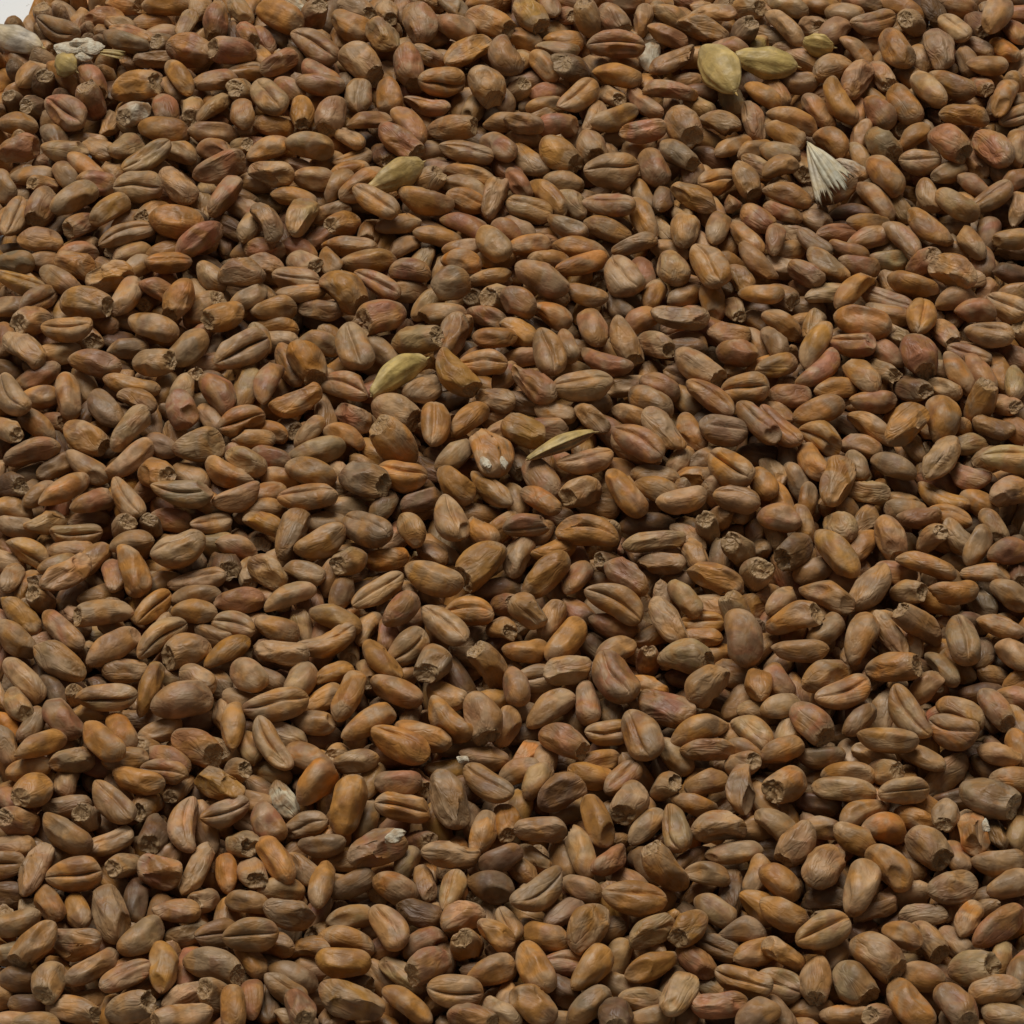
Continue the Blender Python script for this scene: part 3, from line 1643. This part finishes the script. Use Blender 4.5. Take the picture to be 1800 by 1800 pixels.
# ------------------------------------------------------------------ one kernel
def kernel_shape(L, W, form, nt_, ns, r):
    """Vertices (x along the kernel to the germ end, z to its back), quads, how many rings are body, scar mask."""
    a = L * 0.5
    th = np.linspace(0, 2 * np.pi, ns, endpoint=False)
    if form in 'cuv': th = th + 0.62 * np.sin(th)                # finer round the crease
    is_e = form == 'e'
    if is_e:
        s = -np.cos(np.linspace(0.02, 0.795, nt_) * np.pi)
        s[-1] = 0.80
    else:
        s = -np.cos(np.linspace(0.012, 0.988, nt_) * np.pi)
    p_b, p_g = r.uniform(2.0, 2.9), r.uniform(2.2, 3.2)
    if form == 'h': p_b, p_g = 1.55, 1.75
    ss = s - r.uniform(0.04, 0.20) * (1 - s * s)
    rho = np.where(ss < 0, (1 - np.abs(ss) ** p_b), (1 - np.abs(ss) ** p_g))
    rho = np.clip(rho, 0, 1) ** (r.uniform(0.50, 0.60) if form != 'h' else 0.72)
    end_w = r.uniform(0.44, 0.64)
    if is_e:
        rho = np.where(s > 0.2, np.maximum(rho * 0.96, 1 - end_w * (np.maximum(s - 0.2, 0) / 0.6) ** 1.6), rho)
    S, T = np.meshgrid(s, th, indexing='ij')
    R = np.repeat(rho[:, None], ns, 1)
    ven = np.abs(np.angle(np.exp(1j * (T - np.pi))))            # angle from the crease
    taper = np.clip(1.15 - np.abs(S) ** 3, 0, 1)
    crease_d = r.uniform(0.30, 0.56) if form in 'cuv' else r.uniform(0.18, 0.34)
    if form == 'h': crease_d = 0.12
    side_b = r.normal(0, 0.05)
    cw = r.uniform(0.07, 0.11) if form in 'cuv' else 0.17
    wob = r.uniform(0.04, 0.13) * np.sin(r.uniform(1.5, 4) * S + r.uniform(0, 6)) + r.normal(0, 0.10)
    crease_d = crease_d * (0.82 + 0.25 * np.sin(r.uniform(1.5, 4) * S + r.uniform(0, 6)))
    ven_c = np.abs(np.angle(np.exp(1j * (T - np.pi + wob))))
    rad_ = 1 - crease_d * np.exp(-(ven_c / cw) ** 2) * taper - 0.30 * crease_d * np.exp(-(ven_c / 0.34) ** 2) * taper
    rad_ += (0.08 + side_b * np.sign(np.sin(T))) * np.exp(-((ven - 0.72) / 0.36) ** 2) * taper
    # lumps
    for k in range(5):
        f = r.normal(size=3) * np.array([2.2, 1.3, 1.3])
        rad_ += (0.048 if form in 'be' else 0.052) * np.sin(f[0] * S + f[1] * np.sin(T) + f[2] * np.cos(T) + r.uniform(0, 6.3)) / 1.3
    aw = {'w': 0.050, 'p': 0.022, 'e': 0.020, 'c': 0.012, 'u': 0.016, 'v': 0.014, 'h': 0.045}.get(form, 0.009)
    for k in range(4):
        mth = r.integers(5, 10)
        rad_ += aw * 0.6 * np.sin(mth * T + 1.6 * np.sin(r.uniform(1.5, 3.5) * S + r.uniform(0, 6)) + r.uniform(0, 6)) * np.sin(r.uniform(1, 3) * S + r.uniform(0, 6))
    if form == 'w':
        for k in range(7):
            s0, t0 = r.uniform(-0.7, 0.7), r.normal(0, 0.8)
            dS = (S - s0) / r.uniform(0.14, 0.45); dT = np.angle(np.exp(1j * (T - t0))) / r.uniform(0.14, 0.35)
            rad_ -= r.uniform(0.03, 0.11) * np.exp(-dS ** 2 - dT ** 2)
    if form == 'p':
        for k in range(2):
            s0, t0 = r.uniform(-0.35, 0.45), r.normal(0, 0.35) + (0 if k == 0 else r.choice([-0.9, 0.9]))
            ang = r.uniform(-0.7, 0.7)
            x_, y_ = (S - s0), np.angle(np.exp(1j * (T - t0))) * 0.5
            xr, yr = x_ * math.cos(ang) + y_ * math.sin(ang), -x_ * math.sin(ang) + y_ * math.cos(ang)
            rad_ -= r.uniform(0.16, 0.30) * np.exp(-(xr / r.uniform(0.28, 0.5)) ** 2 - (yr / r.uniform(0.14, 0.24)) ** 2)
    if form in 'bcuv':                                           # faint dent over the germ and along the flanks
        t0 = r.normal(0, 0.25)
        rad_ -= r.uniform(0.02, 0.13) * np.exp(-((S - 0.66) / 0.24) ** 2 - (np.angle(np.exp(1j * (T - t0))) / 0.5) ** 2)
        for k in range(2):
            s0, t1 = r.uniform(-0.6, 0.6), r.normal(0, 1.0)
            rad_ -= r.uniform(0.0, 0.075) * np.exp(-((S - s0) / r.uniform(0.2, 0.5)) ** 2 - (np.angle(np.exp(1j * (T - t1))) / r.uniform(0.2, 0.45)) ** 2)
    if form == 'h':
        rad_ += 0.040 * np.cos(9 * T) * taper
    hgt = r.uniform(0.76, 0.96)
    if form == 'h': hgt = 0.62
    W = W * r.uniform(0.92, 1.04)
    cz = np.cos(T)
    A = S * 0.9; B = R * rad_ * np.sin(T); D = R * rad_ * np.where(cz < 0, cz * 0.88, cz)
    # pressed and collapsed flats, as grains have that dried against each other
    n_flat = {'b': 8, 'e': 8, 'p': 11, 'w': 12, 'c': 5, 'u': 6, 'v': 5}.get(form, 0)
    for k in range(n_flat):
        ph = r.normal(0, 1.0 if form in 'pwe' else 1.3) + (math.pi if form in 'cuv' and r.random() < 0.3 else 0)
        nx = r.normal(0, 0.42)
        if k == n_flat - 1 and not is_e and r.random() < 0.6: nx = r.choice([-1, 1]) * r.uniform(1.2, 3.0)   # blunt, crumpled end
        n_ = np.array([nx, math.sin(ph), math.cos(ph)]); n_ /= np.linalg.norm(n_)
        hgt_n = A * n_[0] + B * n_[1] + D * n_[2]
        top_n = hgt_n.max()
        cut = top_n * (r.uniform(0.70, 0.92) if form in 'pw' else r.uniform(0.78, 0.95))
        push = np.maximum(hgt_n - cut, 0)
        soft = 0.02
        push = np.where(hgt_n - cut > -soft, np.maximum(push, (hgt_n - cut + soft) ** 2 / (4 * soft) * (hgt_n - cut < soft)), 0)
        gain = r.uniform(1.2, 2.0) if (form in 'pw' and k < 5) or r.random() < 0.45 else r.uniform(0.6, 0.95)
        A, B, D = A - n_[0] * push * gain, B - n_[1] * push * gain, D - n_[2] * push * gain
    X = a * A / 0.9
    Y = 0.5 * W * B
    Z = 0.5 * W * hgt * D
    body_rings = nt_
    scar = np.zeros_like(X)
    if is_e:
        rim_n = 0.8 * sum(r.uniform(0.3, 1) * np.sin(k * th + r.uniform(0, 6.3)) for k in (2, 3, 5, 7)) / 2.2
        X[-1] += 0.045 * W * rim_n; X[-2] += 0.03 * W * rim_n
        puck = 0.5 * sum(r.normal(0, 1) * np.sin(k * th + r.uniform(0, 6.3)) for k in (3, 4, 5, 6, 7, 9))
        cy_, cz_ = r.normal(0, 0.09, 2) * W
        scar[-1] = 0.55; scar[-2] = 0.15
        ax_, ay_, az_ = X[-1].mean(), Y[-1].mean(), Z[-1].mean()
        rings = []
        deep = (r.uniform(0.10, 0.22) if r.random() < 0.28 else r.uniform(0.02, 0.09)) * W
        for q_, (fr, dp) in enumerate(((0.90, -0.10), (0.74, 0.35), (0.55, 0.85), (0.36, 0.62), (0.16, 0.95))):
            w_ = sum(np.sin(k * th + r.uniform(0, 6.3)) for k in (2, 3, 4, 6)) * 0.07
            fr_ = fr * (1 + w_)
            rings.append((X[-1] * (fr if q_ < 2 else fr * 0.5) + ax_ * (1 - (fr if q_ < 2 else fr * 0.5)) - deep * (dp + 1.6 * w_ * (q_ > 0)) + 0.022 * W * puck * r.uniform(0.3, 1.2) * (fr < 0.95),
                          ay_ + cy_ * (1 - fr) + (Y[-1] - ay_) * fr_, az_ + cz_ * (1 - fr) + (Z[-1] - az_) * fr_))
        X = np.vstack([X] + [g[0][None] for g in rings]); Y = np.vstack([Y] + [g[1][None] for g in rings]); Z = np.vstack([Z] + [g[2][None] for g in rings])
        scar = np.vstack([scar, np.ones((5, ns))])
        slant = r.uniform(0.15, 0.5)
        k = np.clip((X / a - 0.1) / 0.7, 0, 1.2)
        X = X - slant * Z * k
    Z = Z - (r.uniform(0.05, 0.18) if form != 'h' else 0.03) * a * (X / a) ** 2
    Y = Y + r.normal(0, 0.10) * a * (X / a) ** 2
    nr = X.shape[0]
    V = np.column_stack([X.ravel(), Y.ravel(), Z.ravel()])
    V = np.vstack([V, V[:ns].mean(0) - np.array([0.012 * L, 0, 0]), V[(nr - 1) * ns:nr * ns].mean(0) + (np.array([0.012 * L, 0, 0]) if not is_e else 0)])
    sc = np.concatenate([scar.ravel(), [0.0, 1.0 if is_e else 0.0]])
    j = np.arange(ns); jn = (j + 1) % ns
    Q = []
    for i_ in range(nr - 1):
        Q.append(np.column_stack([i_ * ns + j, i_ * ns + jn, (i_ + 1) * ns + jn, (i_ + 1) * ns + j]))
    q = np.vstack(Q)
    q = q[:, ::-1]
    p0, p1 = nr * ns, nr * ns + 1
    tri0 = np.column_stack([np.full(ns, p0), j, jn])
    tri1 = np.column_stack([np.full(ns, p1), (nr - 1) * ns + jn, (nr - 1) * ns + j])
    return V, q, tri0, tri1, sc, body_rings

def frame(u, form, r):
    """Rotation whose x is the kernel's length and whose z is its back, turned so that the surveyed face shows."""
    view = -FWD * 0.75 + np.array([0, 0, 0.35])
    f = view - u * (view @ u); f /= np.linalg.norm(f)
    side = np.cross(u, f)
    roll = {'c': math.pi + r.normal(0, 0.12), 'u': math.pi, 'v': math.pi}.get(form, r.normal(0, 0.45))
    if form in 'uv':
        upw = side @ UP
        roll += (0.62 if form == 'u' else -0.62) * (1 if upw > 0 else -1)
    if form in 'pw': roll *= 0.5
    if form == 'e': roll *= 0.6
    z = f * math.cos(roll) + side * math.sin(roll)
    y = np.cross(z, u)
    return np.column_stack([u, y, z])

def attr_arrays(V, sc, hue, r, form='b'):
    base = np.array(HUES[hue]) * r.uniform(0.88, 1.12) * (1 + r.normal(0, 0.035, 3))
    a_ = np.abs(V[:, 0]).max() + 1e-9
    ends = np.abs(V[:, 0] / a_)
    # alpha of the tint: how wrinkled the skin is there
    wr = {'w': 0.75, 'p': 0.6, 'e': 0.5, 'u': 0.4, 'c': 0.32, 'v': 0.32, 'h': 0.9}.get(form, 0.12 + 0.5 * r.random() ** 2)
    wr = np.clip(wr + 0.45 * ends ** 4 + 0.9 * sc, 0, 1.6)
    dust = np.clip(r.uniform(0.0, 0.5) + r.uniform(0.3, 0.9) * ends ** 3, 0, 1)
    tint = np.column_stack([np.tile(base, (len(V), 1)), wr])
    kc = V * 1000.0 + r.uniform(-400, 400, 3)
    tone = {'d': 0.52, 'g': 0.80, 'r': 0.92}.get(hue, 1.0) * r.uniform(0.86, 1.08)  # dark hue: truly dark kernels, plus shade of gaps painted onto smooth-backed ones
    return tint, kc, np.column_stack([sc, dust, np.full(len(V), tone)])

def pose(o, c, R):
    from mathutils import Matrix
    M = Matrix(R.tolist()).to_4x4(); M.translation = c.tolist()
    o.matrix_world = M

# ------------------------------------------------------------------ which kernels are things of their own
size_px = LPX * WPX
cand = [i for i in range(NT) if FORM[i] != 'h' and 8 < PX[i] < 1792 and 8 < PY[i] < 1792]
cand.sort(key=lambda i: -size_px[i])
# the four kernels that show white starch are picked out too
def nearest(px, py): return min(cand, key=lambda i: math.hypot(PX[i] - px, PY[i] - py))
STARCHY = [(nearest(866, 790), ((855, 818, 0.00085), (884, 812, 0.00075))), (nearest(662, 1490), ((694, 1470, 0.00085),)),
           (nearest(850, 1335), ((814, 1335, 0.00055),)), (nearest(1712, 1465), ((1733, 1452, 0.0006),))]
forced = [k for k, _ in STARCHY]
single = set(forced + [i for i in cand if i not in forced][:300 - len(forced)])
rest = [i for i in range(NT) if FORM[i] != 'h' and i not in single]

TENTH = ["one", "one", "two", "three", "four", "five", "six", "seven", "eight", "nine"]
def tenths(v):
    k = int(round(v / 180.0))
    return k
def place_words(px, py):
    kx, ky = tenths(px), tenths(py)
    a = "at the left edge" if kx <= 0 else "at the right edge" if kx >= 10 else TENTH[kx] + " tenths across"
    d = "at the top" if ky <= 0 else "at the bottom" if ky >= 10 else TENTH[ky] + " tenths down"
    return (a + ", " + d).replace("one tenths", "one tenth")
LANDMARKS = [(700, 655, "the greenish husked barley grain"), (1445, 290, "the pale ridged oat husk"), (1265, 120, "the broad yellow barley grain"),
             (1345, 112, "the yellow barley grain with a tail"), (142, 92, "the white chalky fragment"), (985, 782, "the long pointed straw-coloured grain"),
             (862, 818, "the kernel with white teeth"), (812, 1335, "the kernel with a white tip"), (497, 1405, "the whitish broken kernel"),
             (695, 310, "the slender yellow barley grain"), (688, 1475, "the plump white-cornered kernel")]
HUE_W = {'a': 'amber', 'o': 'orange', 't': 'tan', 'r': 'russet', 'd': 'dark', 'g': 'greyish', 'W': 'whitish', 'y': 'yellow'}
FORM_W = {'b': 'with smooth back', 'c': 'with crease showing', 'u': 'with crease uppermost', 'v': 'with crease below', 'e': 'with open germ end',
          'w': 'with shrivelled skin', 'p': 'with dented back'}
def lie_words(a):
    a = math.degrees(a) % 180
    if a < 14 or a > 166: return 'lying level'
    if 70 < a < 110: return 'pointing up'
    return 'rising rightward' if a < 90 else 'falling rightward'
def near_words(px, py):
    best = None
    for lx, ly, w in LANDMARKS:
        d = math.hypot(px - lx, py - ly)
        if 45 < d < 125 and (best is None or d < best[0]):
            dx, dy = px - lx, py - ly
            k = 'right of' if abs(dx) > abs(dy) and dx > 0 else 'left of' if abs(dx) > abs(dy) else 'below' if dy > 0 else 'above'
            best = (d, 'just ' + k + ' ' + w)
    return best[1] if best else None
taken = {}
labels = {}
for i in sorted(single, key=lambda i: -size_px[i]):
    head = HUE_W[HUE[i]] + ' wheat kernel ' + FORM_W[FORM[i]]
    lie = lie_words(ANG[i])
    where = place_words(PX[i], PY[i])
    nw = near_words(PX[i], PY[i])
    size = 'large' if size_px[i] > 6200 else 'slim' if WPX[i] / LPX[i] < 0.45 else 'plump' if WPX[i] / LPX[i] > 0.62 else 'middling'
    opts = ([HUE_W[HUE[i]] + ' wheat kernel, ' + lie + ', ' + nw] if nw else []) + [head + ', ' + lie + ', ' + where,
            size + ' ' + head + ', ' + lie + ', ' + where, size + ' ' + HUE_W[HUE[i]] + ' wheat kernel, ' + lie + ', ' + where,
            size + ' ' + head + ', ' + where, 'the paler ' + HUE_W[HUE[i]] + ' wheat kernel, ' + lie + ', ' + where]
    opts = [t for t in opts if len(t.replace('-', ' ').split()) <= 16]
    for t in opts:
        if t not in taken: break
    taken[t] = i; labels[i] = t
print("labels", len(set(labels.values())), "of", len(labels))

def tag(o, label, cat, group=None):
    o["label"] = label; o["category"] = cat
    if group: o["group"] = group
GROUP = "malted wheat kernels on top of the heap"

def shape_of(i, hi=True):
    r = np.random.default_rng(1000 + i)
    form = FORM[i] if i < NT else r.choice(['b', 'b', 'c', 'e', 'w'])
    hue = HUE[i] if i < NT else r.choice(['a', 't', 'r', 'd', 'g', 'a', 't'])
    if i >= NT: n1, n2 = 9, 12
    else: n1, n2 = (26, 32) if hi else (20, 26)
    V, q, t0, t1, sc, body = kernel_shape(L[i], W[i], form, n1, n2, r)
    R = frame(U[i], form, r)
    tint, kc, sc = attr_arrays(V, sc, hue, r, form)
    return V, q, t0, t1, sc, body, R, tint, kc, n1, n2, form

def attrs_of(tint, kc, sc): return {'tint': ('FLOAT_COLOR', tint), 'grain': ('FLOAT_VECTOR', kc), 'scar': ('FLOAT', sc[:, 0]), 'dust': ('FLOAT', sc[:, 1]), 'tone': ('FLOAT', sc[:, 2])}

# ------------------------------------------------------------------ the kernels one can pick out
roots = {}
for i in sorted(single):
    V, q, t0, t1, sc, body, R, tint, kc, n1, n2, form = shape_of(i)
    if form == 'e':
        root = bpy.data.objects.new("wheat_kernel", None); scene.collection.objects.link(root)
        root.empty_display_size = 0.002
        nb = (body - 1) * n2
        hull = mesh_object("bran_coat", V, [q[:nb], t0], MAT_BRAN, root, attrs_of(tint, kc, sc))
        m = np.unique(np.concatenate([q[nb:].ravel(), t1.ravel()]))
        remap = np.zeros(len(V), int); remap[m] = np.arange(len(m))
        mesh_object("germ_end", V[m], [remap[q[nb:]], remap[t1]], MAT_BRAN, root, attrs_of(tint[m], kc[m], sc[m]))
    else:
        root = mesh_object("wheat_kernel", V, [q, t0, t1], MAT_BRAN, None, attrs_of(tint, kc, sc))
    pose(root, C[i], R)
    roots[i] = root
    tag(root, labels[i], "wheat kernel", GROUP)

# ------------------------------------------------------------------ all the other kernels of the heap
def joined(name, ids, hi):
    VV, FF4, FF3, TT, KK, SS, base = [], [], [], [], [], [], 0
    for i in ids:
        V, q, t0, t1, sc, body, R, tint, kc, n1, n2, form = shape_of(i, hi)
        VV.append(V @ R.T + C[i]); FF4.append(q + base); FF3.append(np.vstack([t0, t1]) + base)
        TT.append(tint); KK.append(kc); SS.append(sc); base += len(V)
    return mesh_object(name, np.vstack(VV), [np.vstack(FF4), np.vstack(FF3)], MAT_BRAN, None, attrs_of(np.vstack(TT), np.vstack(KK), np.vstack(SS)))
heap = joined("wheat_kernels", rest + list(range(NT, N)), False)
heap["kind"] = "stuff"
heap["label"] = "heap of malted brown wheat kernels spread on the white table"
heap["category"] = "grain"

# ------------------------------------------------------------------ husked grains
BARLEY_LABELS = ["husked barley grain"]
def husk_shell(V, q, n1, n2, r, lo_s, hi_s, half, off):
    """A thin curved husk leaf lifted off a grain's back: two skins and a closed edge."""
    rings = list(range(int(lo_s * n1), int(hi_s * n1)))
    cols = [c % n2 for c in range(-half, half + 1)]
    out = []
    for k, lift in ((0, off), (1, off * 0.25)):
        g = np.array([[V[a * n2 + c] for c in cols] for a in rings])
        cen = g.mean(1, keepdims=True); cen[..., 2] = 0
        d = g - cen; d[..., 0] = 0
        d /= np.linalg.norm(d, axis=2, keepdims=True) + 1e-9
        edge = (np.abs(np.linspace(-1, 1, len(cols))) ** 3)[None, :, None]
        out.append(g + d * (lift + off * 0.8 * edge * (1 + 0.5 * np.sin(np.arange(len(rings)) * 0.9 + r.uniform(0, 6)))[:, None, None] * (1 if k == 0 else 0.9)))
    nr, nc = out[0].shape[:2]
    P = np.vstack([o.reshape(-1, 3) for o in out])
    idx = np.arange(nr * nc).reshape(nr, nc)
    f = np.column_stack([idx[:-1, :-1].ravel(), idx[:-1, 1:].ravel(), idx[1:, 1:].ravel(), idx[1:, :-1].ravel()])
    F = [f[:, ::-1], f + nr * nc]
    loop = np.concatenate([idx[0, :], idx[1:, -1], idx[-1, -2::-1], idx[-2:0:-1, 0]])
    ln = np.roll(loop, -1)
    F.append(np.column_stack([loop, ln, ln + nr * nc, loop + nr * nc]))
    return P, np.vstack(F)
h_labels = {}
for i in [k for k in range(NT) if FORM[k] == 'h']:
    r = np.random.default_rng(500 + i)
    near = min(LANDMARKS, key=lambda m: math.hypot(PX[i] - m[0], PY[i] - m[1]))
    dn = math.hypot(PX[i] - near[0], PY[i] - near[1])
    if dn < 30 and 'oat' in near[2]: continue
    V, q, t0, t1, sc, body = kernel_shape(L[i], W[i], 'h', 30, 36, r)
    R = frame(U[i], 'b', r)
    tint, kc, sc = attr_arrays(V, sc, HUE[i], r, 'h')
    root = bpy.data.objects.new("barley_grain", None); scene.collection.objects.link(root); root.empty_display_size = 0.002
    mesh_object("grain_body", V, [q, t0, t1], MAT_HUSK, root, attrs_of(tint, kc, sc))
    P, F = husk_shell(V, q, 30, 36, r, 0.10, 0.97, 8, 0.00016)
    tint2, kc2, sc2 = attr_arrays(P, np.zeros(len(P)), 'y' if HUE[i] != 'W' else 'W', r)
    mesh_object("husk", P, F, MAT_HUSK, root, attrs_of(tint2, kc2, sc2))
    # stub of the awn
    k = 8; tt = np.linspace(0, 1, 5); tip = V[-1]
    st = np.array([[tip[0] - 0.0004 + 0.0008 * t_, tip[1] + 0.00022 * (1 - 0.7 * t_) * math.sin(a_), tip[2] + 0.00016 * (1 - 0.7 * t_) * math.cos(a_) - 0.0002 * t_] for t_ in tt for a_ in np.linspace(0, 2 * np.pi, k, endpoint=False)])
    fq = np.array([[a_ * k + c, a_ * k + (c + 1) % k, (a_ + 1) * k + (c + 1) % k, (a_ + 1) * k + c] for a_ in range(4) for c in range(k)])[:, ::-1]
    t3, k3, s3 = attr_arrays(st, np.zeros(len(st)), 'y', r)
    mesh_object("awn_stub", st, [fq, np.array([[4 * k + c for c in range(k)][::-1]])], MAT_HUSK, root, attrs_of(t3, k3, s3))
    pose(root, C[i], R)
    names = {"the greenish husked barley grain": "greenish yellow barley grain in its husk amid brown wheat near the middle",
             "the broad yellow barley grain": "broad yellow barley grain lying near the top edge, right of centre",
             "the yellow barley grain with a tail": "yellow barley grain with a small tail beside the broad one",
             "the long pointed straw-coloured grain": "long pointed straw-coloured grain right of the kernel with white teeth",
             "the slender yellow barley grain": "slender smooth yellow barley grain in the upper left quarter"}
    if dn < 40 and near[2] in names: lab = names[near[2]]
    elif PX[i] < 60: lab = "pale green empty-looking husk sticking in at the left edge"
    elif PX[i] < 200: lab = "small yellow husk lying just below the white chalky fragment"
    else: lab = "small yellowish husked grain with a stub near the top right"
    tag(root, lab, "barley grain", "husked grains among the wheat")

# ------------------------------------------------------------------ the ridged oat husk
def ridged_leaf(length, width, r, ridges, curl):
    """A husk leaf: pointed at x=0, ragged at x=length, curled round its length, with two skins."""
    nu, nv = 16, 22
    u = np.linspace(0, 1, nu); v = np.linspace(-1, 1, nv)
    rag = 0.16 * np.array([r.uniform(-1, 1) for _ in range(nv)])
    out = []
    for lift in (0, -0.00013):
        X = length * (u[:, None] * (1 + rag[None, :] * (u[:, None] > 0.6) * (u[:, None] - 0.6) / 0.4))
        w = width * 0.5 * (u[:, None] ** 0.62) * (1 - 0.18 * u[:, None] ** 3)
        ph = v[None, :] * curl
        Rr = w / math.sin(min(curl, 1.5))
        bump_ = 0.00018 * np.abs(np.cos(v[None, :] * math.pi * ridges / 2)) * np.minimum(1, 3 * u[:, None])
        Y = (Rr + bump_ + lift) * np.sin(ph); Z = (Rr + bump_ + lift) * np.cos(ph) - Rr * math.cos(curl)
        out.append(np.stack([X + 0 * Y, Y, Z - 0.16 * length * (u[:, None] - 0.5) ** 2], 2))
    P = np.vstack([o.reshape(-1, 3) for o in out]); idx = np.arange(nu * nv).reshape(nu, nv)
    f = np.column_stack([idx[:-1, :-1].ravel(), idx[:-1, 1:].ravel(), idx[1:, 1:].ravel(), idx[1:, :-1].ravel()])
    loop = np.concatenate([idx[0, :], idx[1:, -1], idx[-1, -2::-1], idx[-2:0:-1, 0]]); ln = np.roll(loop, -1)
    return P, np.vstack([f, (f + nu * nv)[:, ::-1], np.column_stack([loop, loop + nu * nv, ln + nu * nv, ln])])
i = [k for k in range(NT) if FORM[k] == 'h' and abs(PX[k] - 1445) < 30 and abs(PY[k] - 290) < 30][0]
r = np.random.default_rng(77)
root = bpy.data.objects.new("oat_husk", None); scene.collection.objects.link(root); root.empty_display_size = 0.002
tip_p = on_level(np.array([1418.0]), np.array([246.0]), HEAP + 0.0032)[0]
base_p = on_level(np.array([1463.0]), np.array([334.0]), HEAP + 0.0016)[0]
xa = base_p - tip_p; husk_len = np.linalg.norm(xa); xa /= husk_len
za = -FWD - xa * (-FWD @ xa); za /= np.linalg.norm(za)
for k, (wd, ln_, turn, sink, ridg, crl) in enumerate(((0.0026, 1.0, 0.10, 0.0, 3, 1.1), (0.0025, 1.05, -0.16, -0.0004, 3, 1.0), (0.0020, 0.88, 0.30, -0.0006, 2, 1.0))):
    P, F = ridged_leaf(ln_ * husk_len, wd, r, ridg, crl)
    ct, st_ = math.cos(turn), math.sin(turn)
    P = np.column_stack([P[:, 0] * ct - P[:, 1] * st_, P[:, 0] * st_ + P[:, 1] * ct, P[:, 2] + sink])
    ti, kk, s_ = attr_arrays(P, np.zeros(len(P)), 'W', r)
    mesh_object("husk_leaf", P, F, MAT_HUSK, root, attrs_of(ti, kk, s_))
pose(root, tip_p, np.column_stack([xa, np.cross(za, xa), za]))
tag(root, "pale ridged oat husk, open and ragged at its lower end", "oat husk")

# ------------------------------------------------------------------ white crumbs and starchy breaks
def lump(size, r, nu=10, nv=13, rough=0.22):
    t = np.linspace(0.05, 0.95, nu) * np.pi; p = np.linspace(0, 2 * np.pi, nv, endpoint=False)
    T, P_ = np.meshgrid(t, p, indexing='ij')
    d = np.stack([np.cos(T), np.sin(T) * np.sin(P_), np.sin(T) * np.cos(P_)], 2)
    k = np.ones_like(T)
    for _ in range(9):
        f = r.normal(size=3) * 2.6
        k += rough / 3 * np.sin(d @ f + r.uniform(0, 6.3))
    for _ in range(9):                                          # flat breaks
        nrm = r.normal(size=3); nrm /= np.linalg.norm(nrm)
        k = np.minimum(k, 0.80 / np.maximum(d @ nrm, 0.05))
    V = (d * k[..., None]).reshape(-1, 3) * np.array(size)
    V = np.vstack([V, V[:nv].mean(0), V[-nv:].mean(0)])
    j = np.arange(nv); jn = (j + 1) % nv
    q = np.vstack([np.column_stack([a * nv + j, (a + 1) * nv + j, (a + 1) * nv + jn, a * nv + jn]) for a in range(nu - 1)])[:, ::-1]
    q = np.vstack([q])
    t0 = np.column_stack([np.full(nv, nu * nv), jn, j]); t1 = np.column_stack([np.full(nv, nu * nv + 1), (nu - 1) * nv + j, (nu - 1) * nv + jn])
    return V, [q[:, ::-1], t0[:, ::-1], t1[:, ::-1]]
def lump_object(name, size, loc, r, parent=None, mat=None, rot=None, hue='W'):
    V, F = lump(size, r)
    if rot is not None: V = V @ rot.T
    ti, kk, s_ = attr_arrays(V, np.zeros(len(V)), hue, r)
    o = mesh_object(name, V, F, mat or MAT_STARCH, parent, attrs_of(ti, kk, s_), smooth=False)
    if loc is not None: o.location = loc
    return o
def surface_point(px, py, lift=0.0):
    p = on_level(np.array([px], float), np.array([py], float), HEAP)[0]
    d = pixel_ray(np.array([px], float), np.array([py], float))[0]
    for _ in range(10):
        z = max(heap_height(p[None, :2])[0], 0.001) + lift
        p = EYE + d * ((z - EYE[2]) / d[2])
    return p
r = np.random.default_rng(91)
root = bpy.data.objects.new("chalky_fragment", None); scene.collection.objects.link(root); root.empty_display_size = 0.002
base = surface_point(140, 90, 0.0016)
for (dx, dy, dz, sx, sy, sz) in ((-0.0010, 0.0002, 0.0002, 0.0024, 0.0016, 0.0007), (0.0012, 0.0002, 0.0006, 0.0018, 0.0013, 0.0006), (0.0006, -0.0011, 0.0001, 0.0015, 0.0009, 0.0005), (0.0002, 0.0006, 0.0009, 0.0012, 0.0008, 0.0005)):
    lump_object("starch_lump", (sx, sy, sz), (dx, dy, dz), r, root)
P, F = ridged_leaf(0.0036, 0.0012, r, 2, 0.8)
ti, kk, s_ = attr_arrays(P, np.zeros(len(P)), 'y', r)
flake = mesh_object("husk_sliver", P, F, MAT_HUSK, root, attrs_of(ti, kk, s_))
flake.location = (0.0018, -0.0004, 0.0003); flake.rotation_euler = (0.3, 0.05, -0.12)
root.location = base
tag(root, "white chalky broken fragment with a husk sliver near the top left corner", "grain fragment")

# starchy breaks on four kernels, each a small piece of its own kernel
for i, spots in STARCHY:
    root = roots[i]
    for (sx_, sy_, sz) in spots:
        d_ = pixel_ray(np.array([sx_], float), np.array([sy_], float))[0]
        p_ = EYE + d_ * ((C[i] - EYE) @ d_ - 0.44 * W[i])
        from mathutils import Vector
        loc = root.matrix_world.inverted() @ Vector(p_.tolist())
        lump_object("exposed_starch", (sz * 1.5, sz * 0.85, sz * 0.85), loc, r, root)
roots[STARCHY[0][0]]["label"] = "plump amber kernel split at its end into two white teeth"
roots[STARCHY[1][0]]["label"] = "plump russet kernel with a white broken corner, near the bottom"
roots[STARCHY[2][0]]["label"] = "tan kernel with a small bright white tip at its left"
roots[STARCHY[3][0]]["label"] = "round orange kernel with a pale chip, near the right edge"
